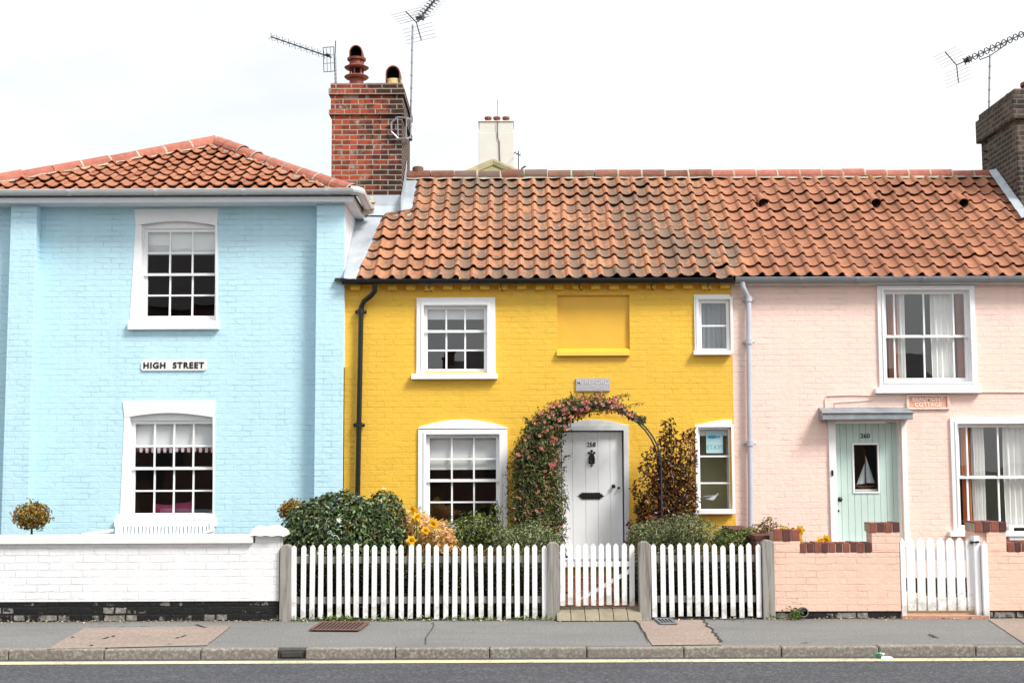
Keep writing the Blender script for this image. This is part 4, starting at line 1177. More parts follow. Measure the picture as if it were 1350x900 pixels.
def picket_mesh(w, h, t=.02):
    q = MB(); q.prism([(-w/2, 0), (w/2, 0), (w/2, h - w*.46), (w*.14, h), (-w*.14, h), (-w/2, h - w*.46)], -t/2, t/2)
    return q.mesh('picket', m_picket, (0, 0, 0))
def fence(label, xs, posts, ztop_px, zbot_px, pw=.055):
    X = [at(x, 765, YW).x for x in xs]
    t = thing('picket_fence', label, 'fence', ((X[0]+X[-1])/2, YW, 0), 'white picket fences in front of the yellow cottage')
    zt, zb = at(xs[len(xs)//2], ztop_px, YW).z, at(xs[len(xs)//2], zbot_px, YW).z
    me = picket_mesh(pw, zt - zb)
    for x in X:
        put('picket', me, t, (x + RND.gauss(0, .003), YW - .012, zb + RND.gauss(0, .009)), (0, RND.gauss(0, .007), RND.gauss(0, .025)))
    for py in (737, 790):
        z = at(600, py, YW + .04).z
        q = MB(); q.box(X[0] - .05, X[-1] + .05, YW + .004, YW + .055, z - .038, z + .038); q.build('rail', m_rail, t, bevel=.005)
    for a, b, tp in posts:
        fence_post(t, a, b, tp)
    return t
def fence_post(t, a, b, tp):
    x0, x1 = at(a, 765, YW).x, at(b, 765, YW).x; z = at((a+b)/2, tp, YW).z; w = x1 - x0
    q = MB(); q.prism([(x0, -.05), (x1, -.05), (x1, z - .04), (x1 - w*.22, z - .008), ((x0+x1)/2, z), (x0 + w*.22, z - .008), (x0, z - .04)], YW - .05, YW + .10)
    q.build('post', m_post, t, bevel=.008)
fence('long white picket fence with a grey post at each end, left of the gate', [388.6 + 11.73*k for k in range(29)], [(369.5, 384.5, 717), (721, 737.5, 714)], 717.5, 815)
fence('shorter white picket fence right of the gate, beside the pink wall', [862.5 + 11.44*k for k in range(13)], [(842, 857.5, 713), (1004.5, 1020.5, 711)], 716, 812)
# gate of the yellow cottage, hinged on the left post and a little ajar
GX = at(738.5, 765, YW).x; GA = rad(3.5)
zt, zb = at(788, 716.5, YW).z, at(788, 798, YW).z
gate = thing('picket_gate', 'low white picket gate with a diagonal brace before the white door', 'gate', (GX, YW + .03, 0), 'white picket gates')
gate.rotation_euler = (0, 0, GA)
me = picket_mesh(.056, zt - zb)
gxs = [741.5 + 10.25*k for k in range(10)]
for x in gxs:
    o = put('picket', me, gate, (0, 0, 0)); o.location = (at(x, 760, YW).x - GX, -.012, zb + RND.gauss(0, .004)); o.rotation_euler = (0, RND.gauss(0, .006), RND.gauss(0, .02))
gw = at(836, 760, YW).x - GX
for nm, z0, z1, p in (('rail', .575, .635, None),):
    q = MB(); q.box(.01, gw, .0, .03, z0, z1); o = q.build(nm, m_picket, None, bevel=.004); o.parent = gate
q = MB(); q.prism([(.2, .22), (.27, .22), (gw - .005, .52), (gw - .005, .572)], .003, .028); o = q.build('brace', m_picket, None, bevel=.003); o.parent = gate
q = MB(); q.box(.0, .12, .032, .037, .675, .7); q.box(.0, .12, .032, .037, .28, .305); o = q.build('hinge', m_black, None); o.parent = gate
# gate of the pink cottage
PX = at(1194, 765, YW).x
pg = thing('picket_gate', 'taller white picket gate between the two pink garden walls', 'gate', (PX, YW + .04, 0), 'white picket gates')
zt, zb = at(1240, 709, YW).z, at(1240, 805, YW).z
me = picket_mesh(.086, zt - zb, .022)
for k in range(7):
    o = put('picket', me, pg, (0, 0, 0)); o.location = (at(1203.5 + 13.2*k, 760, YW).x - PX, 0 + .03, zb); o.rotation_euler = (0, RND.gauss(0, .004), 0)
gw = at(1288, 760, YW).x - PX
for z0, z1 in ((.63, .76), (.10, .22)):
    q = MB(); q.box(.03, gw, .043, .075, z0, z1); o = q.build('rail', m_picket, None, bevel=.004); o.parent = pg
for a, b, tp, yy in ((1187.5, 1194, 708, 0), (1294.5, 1302, 712, -.02)):
    x0_, x1_ = at(a, 760, YW).x - PX, at(b, 760, YW).x - PX; z = at((a+b)/2, tp, YW).z
    q = MB(); q.prism([(x0_, -.02), (x1_, -.02), (x1_, z - .05), ((x0_+x1_)/2, z), (x0_, z - .05)], -.05 + yy, .05 + yy); o = q.build('gate_post', m_picket, None, bevel=.005); o.parent = pg
q = MB(); x0_, x1_ = at(1286, 760, YW).x - PX, at(1294, 760, YW).x - PX
q.box(x0_, x1_ - .004, -.03, .1, .0, at(1290, 706, YW).z); o = q.build('hanging_stile', m_picket, None, bevel=.006); o.parent = pg
q = MB(); q.tube([(x0_ - .02, .0, .83), (x0_ + .05, -.05, .84)], .012, 8); q.lathe((x0_ - .02, -.0, .83), [(.002, -.02), (.022, 0), (.002, .02)], 10); o = q.build('latch', m_black, None); o.parent = pg

# ================================================================== SIGNS AND SMALL THINGS
m_signwhite = plain('sign_enamel', '#f2f1ee', .4, .03, 8, .1)
r = rect(186, 475, 272, 488.5, YB - .02)
t = thing('street_sign', 'white street name plate reading HIGH STREET on the blue wall', 'sign', ((r[0]+r[1])/2, YB - .02, (r[2]+r[3])/2))
q = MB(); cz = .02
q.prism([(r[0] + cz, r[2]), (r[1] - cz, r[2]), (r[1], r[2] + cz), (r[1], r[3] - cz), (r[1] - cz, r[3]), (r[0] + cz, r[3]), (r[0], r[3] - cz), (r[0], r[2] + cz)], YB - .022, YB - .002)
q.build('plate', m_signwhite, t, bevel=.004)
text('lettering', 'HIGH  STREET', (r[0]+r[1])/2, YB - .026, (r[2]+r[3])/2, .112, m_black, t, .0035, spacing=1.18)
m_plaque = plain('grey_stone_plaque', '#a9a7ad', .7, .06, 9, .3, fine=40)
m_carve = plain('pale_carved_letters', '#c3c4c6', .7, .05, 9, .1)
r = rect(759, 498.5, 804, 515.5, YF - .02)
t = thing('house_plaque', 'grey stone name plaque above the rose arch on the yellow wall', 'plaque', ((r[0]+r[1])/2, YF, (r[2]+r[3])/2))
q = MB(); q.box(r[0], r[1], YF - .026, YF + .0, r[2], r[3]); q.build('plate', m_plaque, t, bevel=.004)
cx, cz = (r[0]+r[1])/2, (r[2]+r[3])/2
text('lettering', 'MEREFORD', cx, YF - .028, cz + .032, .085, m_carve, t, .001, .002, 1.05); text('lettering', 'COTTAGE', cx, YF - .028, cz - .042, .06, m_carve, t, .0005, .002, 1.3)
m_terra = plain('pale_terracotta', '#e3a78f', .7, .06, 9, .3, fine=40)
m_creamlet = plain('cream_letters', '#f6e6d6', .6, .03, 9, .1)
r = rect(1195, 520, 1252, 539.5, YF - .02)
t = thing('house_plaque', 'pink terracotta plaque reading BEAUMONT COTTAGE on the pink wall', 'plaque', ((r[0]+r[1])/2, YF, (r[2]+r[3])/2))
q = MB(); inn = (r[0] + .035, r[1] - .035, r[2] + .025, r[3] - .025)
q.ring(r, inn, YF - .03, YF, 0); q.box(inn[0] + .001, inn[1] - .001, YF - .014, YF - .001, inn[2] + .001, inn[3] - .001, 1); q.build('plate', [m_pink, m_terra], t, bevel=.004)
cx, cz = (r[0]+r[1])/2, (r[2]+r[3])/2
text('lettering', 'BEAUMONT', cx, YF - .017, cz + .035, .074, m_creamlet, t, .002, .004, 1.05); text('lettering', 'COTTAGE', cx, YF - .017, cz - .036, .074, m_creamlet, t, .002, .004, 1.05)

# poster in the narrow window
r = rect(930.5, 567.5, 952.5, 597, YF + .09)
t = thing('window_poster', 'pale blue poster reading STAY! with a fish, in the narrow yellow cottage window', 'poster', ((r[0]+r[1])/2, YF + .1, (r[2]+r[3])/2))
q = MB(); q.box(r[0], r[1], YF + .058, YF + .061, r[2], r[3]); q.build('sheet', plain('poster_paper', '#c4ebf3', .6, .04, 12, 0), t)
cx = (r[0]+r[1])/2; m_fish = plain('poster_fish_blue', '#3fa6c9', .6, .2, 20, 0); m_teal = plain('poster_text_teal', '#8fb9bf', .6, .02, 20, 0)
q = MB(); zc_ = r[2] + (r[3]-r[2])*.72
q.prism([(cx - .06 + .065*math.cos(a) + .03, zc_ + .022*math.sin(a)) for a in [2*math.pi*k/16 for k in range(16)]] , YF + .0555, YF + .0572)
q.prism([(cx + .03, zc_), (cx + .075, zc_ + .022), (cx + .065, zc_), (cx + .075, zc_ - .016)], YF + .0555, YF + .0572)
q.build('fish_print', m_fish, t)
text('lettering', 'STAY!', cx, YF + .0572, r[2] + (r[3]-r[2])*.26, .078, m_teal, t, .001, .0005, 1.1)

# seagull ornament on its stick
gc = at(937, 656, YF + .14)
t = thing('seagull_ornament', 'painted wooden seagull ornament on a stick in the narrow window', 'ornament', (gc.x, gc.y, at(937, 671, YF + .14).z))
q = MB(); S = .0105
prof = [(-9, .2, 1.5), (-7, 1.3, 1.2), (-4, 2.4, .6), (0, 3.0, 0), (3, 3.1, .1), (5.2, 2.6, .9), (6.6, 1.9, 2.2), (7.4, 1.7, 3.6), (8.3, 1.75, 4.6), (9.3, 1.3, 5.1), (10.2, .35, 5.0)]
rows = [[(gc.x + a*S, gc.y + r_*S*.75*math.cos(2*math.pi*k/12), gc.z + (h + r_*math.sin(2*math.pi*k/12))*S) for k in range(12)] for a, r_, h in prof]
q.grid(rows, 0, None, closed=True); q.build('body', m_signwhite, t, smooth=True)
q = MB(); q.lathe((gc.x + 10.0*S, gc.y, gc.z + 4.8*S), [(.55*S, 0), (.4*S, 1.6*S), (.02*S, 2.6*S)], 8, axis='X'); q.build('beak', plain('beak_yellow', '#d8a02a', .5, .05, 8, 0), t)
q = MB()
for sg in (-1, 1):
    rows = [[(gc.x + a*S, gc.y + sg*(2.05*S + .2*S*b), gc.z + (h + b*w_)*S) for b in (-1, 0, 1)] for a, w_, h in ((3.5, .2, .6), (1.5, 1.5, .7), (-3, 1.6, .8), (-7, .9, 1.0), (-11, .2, .9))]
    q.grid(rows)
q.build('wing', plain('gull_wing_grey', '#5d656f', .6, .15, 10, 0), t)
q = MB(); q.tube([(gc.x + .3*S, gc.y, gc.z - 2.6*S), (gc.x + .3*S, gc.y, at(937, 671.5, YF + .14).z)], .006, 6); q.box(gc.x - .04, gc.x + .04, gc.y - .03, gc.y + .03, at(937, 671.5, YF + .14).z - .01, at(937, 671.5, YF+.14).z); q.build('stand', m_brown, t)
q = MB(); gz = at(937, 671.5, YF+.14).z - .011; q.box(gy4[0] - .08, gy4[1] + .08, YF + .10, YF + .26, gz - .03, gz); q.build('inner_sill', m_white, wy4)

# model sailing boat behind the aqua door's pane
bc = at(1141, 640, YD2 + .16)
t = thing('model_sailboat', 'model sailing boat with pale sails behind the aqua door window', 'ornament', (bc.x, bc.y, bc.z - .05))
q = MB(); rows = []
for k in range(9):
    f = k/8; w_ = .035*math.sin(math.pi*min(1, f*.9 + .08)); x = bc.x - .13 + .25*f; zt_ = bc.z + .012*(2*f-1)**2
    rows.append([(x, bc.y - w_, zt_), (x, bc.y - w_*.7, zt_ - .02), (x, bc.y, zt_ - .038*math.sin(math.pi*(.15+.7*f))), (x, bc.y + w_*.7, zt_ - .02), (x, bc.y + w_, zt_)])
q.grid(rows, 0, None, closed=True); q.face(rows[0]); q.face(rows[-1][::-1]); q.build('hull', plain('hull_wood', '#7d4a3a', .5, .2, 14, .1), t)
q = MB(); mt_ = at(1140, 592, YD2 + .16); q.tube([(mt_.x, bc.y, bc.z), (mt_.x, bc.y, mt_.z)], .005, 6); q.tube([(mt_.x, bc.y, bc.z + .035), (mt_.x + .125, bc.y, bc.z + .03)], .004, 6); q.build('mast', m_brown, t)
m_sail = plain('sail_cloth', '#d8e4e6', .8, .06, 9, 0)
def sail(a, b, c, bulge, nm):
    a, b, c = Vector(a), Vector(b), Vector(c); rows = []
    for i in range(6):
        f = i/5; p, r_ = a.lerp(c, f), b.lerp(c, f)
        rows.append([p.lerp(r_, j/5) + Vector((0, -bulge*math.sin(math.pi*j/5)*(1-f), 0)) for j in range(6)])
    q = MB(); q.grid(rows); q.build(nm, m_sail, t, smooth=True)
sail((mt_.x + .008, bc.y, bc.z + .04), (mt_.x + .125, bc.y, bc.z + .035), (mt_.x + .008, bc.y, at(1140, 600, YD2+.16).z), .03, 'sail')
sail((bc.x - .12, bc.y, bc.z + .02), (mt_.x - .012, bc.y, bc.z + .03), (mt_.x - .006, bc.y, at(1140, 610, YD2+.16).z), .025, 'sail')
q = MB(); q.box(dw[0] - .1, dw[1] + .1, YD2 + .06, YD2 + .26, bc.z - .07, bc.z - .045); q.build('shelf', m_white, adoor)

# cushions on the blue house's window seat
for a, b, tilt, h, lbl in ((203, 230, .1, 664, 'magenta cushion behind the lower blue-house window, the lower left one of the pair'), (231, 254, -.25, 661, 'magenta cushion behind the lower blue-house window, the upper right one of the pair')):
    A_, B_ = at(a, 670, YB + .42), at(b + 2, 670, YB + .42); zt_ = at((a+b)/2, h, YB + .42).z
    q = MB(); cxx = (A_.x+B_.x)/2; hw = (B_.x-A_.x)/2 + .015; hh = .17; rows = []
    for i in range(11):
        u = -1 + i*.2; row = []
        for j in range(11):
            v = -1 + j*.2; th = .07*(1-u**4)*(1-v**4)
            pin = 1 - .06*(1-abs(v))*abs(u)
            row.append((cxx + hw*u*pin + .0, YB + .42 - th, zt_ - hh + hh*v*(1 - .07*(1-abs(u))) + tilt*hw*u*.5*-1))
        rows.append(row)
    q.grid(rows); q.grid([[(x, 2*(YB+.42) - y, z) for x, y, z in rw] for rw in rows])
    tag(q.build('cushion', m_pinkcloth, loc=(cxx, YB + .42, zt_ - hh*2), smooth=True), lbl, 'cushion', 'magenta cushions')
q = MB(); zz = at(228, 661, YB + .42).z - .34; q.box(g2[0] - .1, g2[1] + .1, YB + .28, YB + .75, zz - .05, zz - .005); q.build('window_seat', m_white, w2)

# slatted white bench under the blue house's lower window
BY = 16.75
bx_0, bx_1 = at(153, 690, BY).x, at(283, 690, BY).x; zt_ = at(218, 678, BY).z
t = thing('garden_bench', 'white slatted garden bench under the lower blue-house window', 'bench', ((bx_0+bx_1)/2, BY - .25, .03))
q = MB(); q.box(bx_0, bx_1, BY - .02, BY + .03, zt_ - .075, zt_); q.build('top_rail', m_white, t, bevel=.008)
n = 26; me = MB(); me.box(-.016, .016, -.008, .008, 0, .40); me = me.mesh('slat', m_white, (0, 0, 0))
for k in range(n): put('slat', me, t, (bx_0 + .03 + (bx_1-bx_0-.06)*k/(n-1), BY - .05, zt_ - .475), (rad(-6), 0, 0))
q = MB(); q.box(bx_0, bx_1, BY - .10, BY - .055, zt_ - .53, zt_ - .477); q.build('bottom_rail', m_white, t, bevel=.004)
q = MB()
for k in range(5): q.box(bx_0, bx_1, BY - .55 + .09*k, BY - .47 + .09*k, .42, .44)
q.build('seat', m_white, t)
for X in (bx_0, bx_1 - .05):
    for yy, hz in ((BY - .54, .62), (BY - .05, zt_ - .076)):
        q = MB(); q.box(X, X + .05, yy, yy + .05, .03, hz); q.build('leg', m_white, t, bevel=.004)
for X, X2 in ((bx_0, bx_0 - .24), (bx_1, bx_1 + .02)):
    q = MB(); za = at(150, 702, BY - .3).z
    q.prism([(0, 0)]*0 or [(min(X, X2), za - .02), (max(X, X2), za + .005), (max(X, X2), za + .04), (min(X, X2), za + .01)], BY - .56, BY - .10); q.build('armrest', m_white, t, bevel=.006)

# litter by the kerb
c = atz(1160, 868, ZR)
q = MB()
for k in range(7):
    a = k*1.1; q.face([(c.x + .035*math.cos(a), c.y + .03*math.sin(a), ZR + .012 + .012*(k % 3)), (c.x + .05*math.cos(a+.8), c.y + .04*math.sin(a+.8), ZR + .04 + .012*(k % 2)), (c.x + .02*math.cos(a+2), c.y + .02*math.sin(a+2), ZR + .055), (c.x - .03, c.y, ZR + .008)], 0 if k < 5 else 1)
q.face([(c.x, c.y - .04, ZR + .007), (c.x + .12, c.y - .035, ZR + .007), (c.x + .11, c.y + .01, ZR + .02), (c.x + .02, c.y + .01, ZR + .025)], 1)
tag(q.build('litter', [plain('green_wrapper', '#2f8a62', .4, .2, 20, 0), m_signwhite], loc=(c.x, c.y, ZR)), 'crumpled green and white wrapper in the gutter beside the kerb', 'litter')
r = rect(1329, 691.5, 1378, 711.5, YF - .02)
t = thing('wall_vent_box', 'white framed dark vent box low on the pink house, below its lower window', 'vent', ((r[0]+r[1])/2, YF, r[2]))
q = MB(); q.ring(r, (r[0] + .06, r[1] - .06, r[2] + .07, r[3] - .035), YF - .07, YF - .006); q.build('frame', m_white, t, bevel=.005)
q = MB(); q.box(r[0] + .061, r[1] - .061, YF - .05, YF - .008, r[2] + .071, r[3] - .036); q.build('grille', m_black, t)

# ================================================================== AERIALS
m_alu = plain('grey_aluminium', '#8c9096', .4, .1, 9, 0, metallic=.5); m_alu_dark = plain('dark_aerial', '#3d4045', .5, .1, 9, 0, metallic=.3)
def aerial(name, label, mast, boom, n, el_len, refl=True, thick=.009, eldir=None, taper=.5, mat=None, extra=None):
    t = thing(name, label, 'aerial', mast[0])
    q = MB(); q.tube(mast, .014, 8); 
    for k in range(1, 9):
        p = Vector(mast[0]).lerp(Vector(mast[-1]), k/9); q.tube([p - Vector((0,0,.012)), p + Vector((0,0,.012))], .02, 6)
    q.build('mast', m_alu, t)
    a, b = Vector(boom[0]), Vector(boom[1]); d = (b-a).normalized()
    bm_ = MB(); bm_.tube([a, b], .011, 6)
    e = Vector(eldir) if eldir else d.cross(Vector((0, 0, 1))).normalized()
    e = e.normalized(); up = d.cross(e).normalized()
    q = MB()
    for k in range(n):
        f = .12 + .88*k/(n-1); p = a.lerp(b, f); L = el_len*(1 - taper*f)
        q.tube([p - e*L, p + e*L], thick*.4, 5)
        for sg in (-1, 1): bm_.tube([p - e*.055 - up*.05*sg, p + e*.055 + up*.05*sg], .009 if refl else .004, 5)
    q.build('elements', m_alu, t); bm_.build('boom', mat or m_alu_dark, t)
    if refl:
        q = MB()
        for sg in (-1, 1):
            tip = a - d*.10 + up*(sg*.26); q.tube([a, tip], .009, 5, 0)
            for k in range(1, 6):
                p = a.lerp(tip, k/5); q.tube([p - e*.3, p + e*.3], .003, 5, 1)
        q.tube([a.lerp(b, .14) - e*.06, a.lerp(b, .14) + e*.06], .04, 8, 0)
        q.build('reflector', [m_alu_dark, m_alu], t)
    return t, e, d
Y1 = CHY0 + .35
t, e, d = aerial('tv_aerial', 'thin grey TV aerial pointing left from the brick chimney', [(at(443, 112, Y1).x, Y1, ch_t + .0), at(441.5, 72, Y1)], [at(437, 76, Y1 - .02), at(358, 49, Y1 + .35)], 10, .11, False, .007)
q = MB(); c = at(434, 78, Y1 - .02)
pts = [at(x, y, Y1 - .03) for x, y in ((426, 63), (440, 62), (441, 94), (427, 95))]
for k in range(4): q.tube([pts[k], pts[(k+1) % 4]], .006, 5)
for f in (.33, .66):
    q.tube([pts[0].lerp(pts[3], f), pts[1].lerp(pts[2], f)], .004, 5); q.tube([pts[0].lerp(pts[1], f), pts[3].lerp(pts[2], f)], .004, 5)
q.tube([at(442.5, 54, Y1), at(441.5, 80, Y1)], .008, 6); q.lathe(at(432, 73, Y1 - .06), [(.005, -.03), (.045, 0), (.005, .03)], 10)
q.build('reflector', m_alu_dark, t)
Y2 = CHY0 + .9; xm = at(540.5, 150, Y2).x
mb0 = at(541, 183, Y2)
t, e, d = aerial('tv_aerial', 'tall TV aerial with steep toothed boom on the right side of the brick chimney', [mb0, at(544, 33, Y2)], [at(549, 30, Y2 - .05), at(585, -14, Y2 + .5)], 12, .30, True, .006, taper=.1)
q = MB()
hex_ = [at(x, y, CHY0 - .03) for x, y in ((517, 163), (524, 155), (534, 156))] + [at(x, y, CHY0 - .03) for x, y in ((534, 182), (526, 184), (517, 175))]
hp_ = [at(x, y, CHY0 - .05) for x, y in ((516, 162), (524, 155), (536, 155.5))]
q.tube(hp_ + [mb0 + Vector((0, 0, .30))], .014, 6)
hp2 = [at(x, y, CHY0 - .05) for x, y in ((516, 162), (516, 174), (525, 183), (535, 183))]
q.tube(hp2 + [mb0 + Vector((0, 0, .02))], .014, 6); q.tube([hp_[2], hp2[3]], .01, 6); q.tube([hp_[1], hp2[2]], .008, 6)
q.build('bracket', m_alu, t)
Y3 = 20.2; mt0 = at(1302.5, 212, Y3)
t, e, d = aerial('tv_aerial', 'TV aerial with V reflector beside the dark chimney at the right', [mt0, at(1305, 72, Y3)], [at(1261, 86, Y3 - .2), at(1365, 37, Y3 + .3)], 13, .16, True, .008, taper=.2)
q = MB(); q.tube([at(x, y, Y3) for x, y in ((1290, 73), (1292, 79), (1305, 74), (1325, 60), (1327, 55))], .009, 6)
for y in (186, 198, 209): q.tube([at(1297, y + 2, Y3 - .05), at(1304, y, Y3), (DX0 + .02, Y3 - .02, at(1310, y - 2, Y3).z)], .016, 6)
q.build('bracket', m_alu_dark, t)

# ================================================================== HOUSES BEYOND
BGY = 30.0
t = thing('far_house', 'white rendered chimney stack and mossy roof top seen beyond the yellow cottage ridge', 'house', (at(655, 230, BGY).x, BGY + 2, 0))
m_render = plain('cream_render', '#d2cfc8', .8, .05, 2, .3, fine=20)
a, b = at(631, 190, BGY).x, at(677.5, 190, BGY).x
z1_, z0_ = at(655, 174.5, BGY).z, 6.0
q = MB(); q.box(a, b, BGY, BGY + .7, z0_, z1_); q.box(a + .015, b - .015, BGY + .015, BGY + .685, z1_ + .001, at(655, 160.5, BGY).z); q.box(a - .01, b + .005, BGY - .01, BGY + .71, at(655, 160.5, BGY).z + .001, at(655, 159, BGY).z)
fc = q.build('chimney', m_render, t, bevel=.01)
zz = at(655, 159, BGY).z + .002
for px_ in (643.5, 655, 667):
    q = MB(); c = at(px_, 157, BGY + .35); q.lathe((c.x, c.y, zz), [(.075, 0), (.065, .11), (.085, .12), (.085, .165), (.06, .175)], 12); q.build('chimney_pot', m_pot, fc)
q = MB(); q.tube([at(656, 158, BGY - .03), at(656, 131, BGY - .03)], .006, 5); q.tube([at(x, y, BGY - .02) for x, y in ((656, 160), (656, 182), (658, 186), (659, 215))], .01, 5); q.build('cable', m_alu_dark, fc)
q = MB(); ap = at(650, 216, BGY - .3); w_ = 6.0
fr = [(ap.x - w_, BGY - 6, 4.6), (ap.x + w_, BGY - 6, 4.6), (ap.x + w_, BGY + 7, 4.6), (ap.x - w_, BGY + 7, 4.6)]
ap2 = (ap.x, BGY + 1.2, ap.z)
for k in range(4): q.face([fr[k], fr[(k+1) % 4], (ap.x, ap.y, ap.z) if k in (0,) else ap2] if k in (0, 2) else ([fr[k], fr[(k+1) % 4], ap2, (ap.x, ap.y, ap.z)] if k == 1 else [fr[k], fr[(k+1) % 4], (ap.x, ap.y, ap.z), ap2]))
rl = MB()
q.tube([fr[0], (ap.x, ap.y, ap.z)], .11, 8); q.tube([fr[1], (ap.x, ap.y, ap.z)], .11, 8)
q.build('roof', plain('mossy_roof', '#8d8463', .9, .3, 3, .8, fine=12), t)
q = MB(); q.box(ap.x - w_ + .4, ap.x + w_ - .4, BGY - 5.6, BGY + 6.6, 0, 4.7); q.build('wall', m_render, t)
t = thing('tv_aerial', 'tiny distant TV aerial right of the far white chimney', 'aerial', at(683.5, 224, BGY))
q = MB(); q.tube([at(683.5, 226, BGY), at(683.5, 199, BGY)], .012, 5); q.build('mast', m_alu_dark, t)
q = MB(); q.tube([at(678, 201, BGY - .2), at(686, 205, BGY + .2)], .01, 5)
for x, y in ((679, 201.5), (682, 203), (685, 204.5)): q.tube([at(x - 1.5, y + 1.5, BGY), at(x + 1.5, y - 1.5, BGY)], .007, 5)
q.tube([at(687, 223, BGY), at(693, 219, BGY)], .02, 5); q.build('boom', m_alu_dark, t)

# houses across the street: the photo shows them only as reflections in the panes
m_opp = plain('shaded_brick', '#6a5248', .9, .15, 2, .2); m_opproof = plain('slate_roof', '#4a4648', .8, .2, 2, .3); m_oppwin = plain('opposite_window', '#22262b', .2, .1, 2, 0)
def opposite(label, x0, x1, eave, ridge, chx, mat):
    t = thing('opposite_house', label, 'house', ((x0+x1)/2, -12, 0))
    q = MB(); wall(q, x0, x1, 0, eave, -9.0, []); q.box(x0, x1, -17, -9.001, 0, eave); q.build('wall', mat, t)
    q = MB(); q.face([(x0 - .2, -8.7, eave - .1), (x1 + .2, -8.7, eave - .1), (x1 + .2, -13, ridge), (x0 - .2, -13, ridge)]); q.face([(x0 - .2, -17.3, eave - .1), (x0 - .2, -13, ridge), (x1 + .2, -13, ridge), (x1 + .2, -17.3, eave - .1)])
    for X in (x0, x1): q.face([(X, -9, eave - .02), (X, -17, eave - .02), (X, -13, ridge - .1)])
    rf_ = q.build('roof', m_opproof, t)
    q = MB(); q.box(chx - .2, chx + .2, -13.3, -12.7, ridge - .6, ridge + .3); q.box(chx - .24, chx + .24, -13.34, -12.66, ridge + .301, ridge + .38); c_ = q.build('chimney', mat, t)
    for s_ in (-.1, .1):
        q = MB(); q.lathe((chx + s_, -13, ridge + .381), [(.07, 0), (.06, .2), (.07, .21)], 10); q.build('chimney_pot', m_pot, c_)
    x = x0 + 1.2
    while x < x1 - 1.5:
        for z in (1.0, 3.6):
            if z + 1.3 < eave - .2:
                q = MB(); q.box(x, x + 1.0, -9.001, -8.97, z, z + 1.3); q.build('window', m_oppwin, t)
        x += 2.6
opposite('brown house across the road, mirrored as roofline and chimney in the upper window panes', -7.6, 15.0, 3.4, 5.4, -2.5, m_opp)
opposite('taller brown house across the road, mirrored dark in the blue house windows', -24.0, -8.2, 7.2, 9.7, -17.0, m_opp)
# ================================================================== PLANTS
def rdir():
    z = RND.uniform(-1, 1); a = RND.uniform(0, 2*math.pi); r = math.sqrt(1-z*z)
    return Vector((r*math.cos(a), r*math.sin(a), z))
def leaf(mb, p, n, size, ratio=.45, uv=None, m=0):
    """One small folded leaf at p whose blade faces n."""
    n = n.normalized(); a = n.cross(rdir())
    if a.length < .05: a = n.cross(Vector((1, .3, 0)))
    a.normalize(); b = n.cross(a)
    L = size*RND.uniform(.7, 1.25); w = L*ratio
    uv = uv or (RND.random(), RND.random())
    i = len(mb.v); c = p + a*(L*.45)
    mb.v += [tuple(p), tuple(c - b*w*.5 + n*w*.18), tuple(p + a*L - n*L*.12), tuple(c + b*w*.5 + n*w*.18)]
    mb.f += [(i, i+1, i+2), (i, i+2, i+3)]; mb.m += [m, m]; mb.uv += [uv, uv]
def blob(mb, c, r, n, size, ratio=.45, up=.25, rough=.22, freq=2.6, hollow=.55, seed=0, m=0, clip=None, hi=None, zmin=.02):
    """Leaves through an uneven ellipsoid, thick towards its skin, in clumps."""
    c, r = Vector(c), Vector(r); k = 0; tries = 0
    while k < n and tries < n*6:
        tries += 1
        d = rdir(); cl = noise.noise(d*freq + Vector((seed, 0, 0)))
        cl2 = noise.noise(d*freq*2.7 + Vector((0, seed, 3)))
        if RND.random() > .75 + .9*cl2: continue
        f = (1 + rough*cl + rough*.6*cl2)*(hollow + (1-hollow)*RND.random()**.45)
        p = c + Vector((d.x*r.x, d.y*r.y, d.z*r.z))*f
        if p.z < zmin or (clip and not clip(p)): continue
        nn = (Vector((d.x/r.x, d.y/r.y, d.z/r.z)).normalized()*.9 + rdir()*.75 + Vector((0, 0, up)))
        u = RND.random()
        if hi: u = min(.999, max(0, hi(p, f, u)))
        leaf(mb, p, nn, size, ratio, (u, RND.random()), m)
        k += 1
def at3(px, py, Y): return at(px, py, Y)

m_laurel = leafmat('laurel_leaf', [(0, '#1c2a16'), (.4, '#34481f'), (.72, '#536a34'), (.93, '#8a9a68'), (.97, '#5a4030'), (1, '#6e4a38')], .4, .1)
m_topiary = leafmat('golden_leaf', [(0, '#4d4a1c'), (.4, '#7d6a26'), (.75, '#a68a35'), (1, '#b0682c')], .45, .3)
m_pieris = leafmat('coral_leaf', [(0, '#7f8a3a'), (.2, '#b99a50'), (.45, '#eeb488'), (.7, '#f5cba2'), (.88, '#f0d488'), (1, '#eecb4a')], .5, .4)
m_hebe = leafmat('hebe_leaf', [(0, '#2c3a1e'), (.4, '#556236'), (.75, '#868f60'), (1, '#b3b78c')], .5, .2)
m_green = leafmat('shrub_leaf', [(0, '#27361a'), (.4, '#47591f'), (.75, '#71803a'), (1, '#a3a060')], .45, .25)
m_rose = leafmat('rose_leaf', [(0, '#222f17'), (.4, '#42561f'), (.7, '#697638'), (.86, '#98935a'), (.92, '#a9604c'), (1, '#cf8f80')], .45, .25)
m_photinia = leafmat('dark_red_leaf', [(0, '#241712'), (.35, '#412717'), (.6, '#4d4420'), (.8, '#74381f'), (1, '#a2522c')], .32, .15)
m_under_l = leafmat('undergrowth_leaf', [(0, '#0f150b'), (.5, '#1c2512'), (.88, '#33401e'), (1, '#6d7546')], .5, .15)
m_sprig = leafmat('sprig_leaf', [(0, '#4f4a2c'), (.5, '#7a7044'), (1, '#b39a72')], .5, .25)
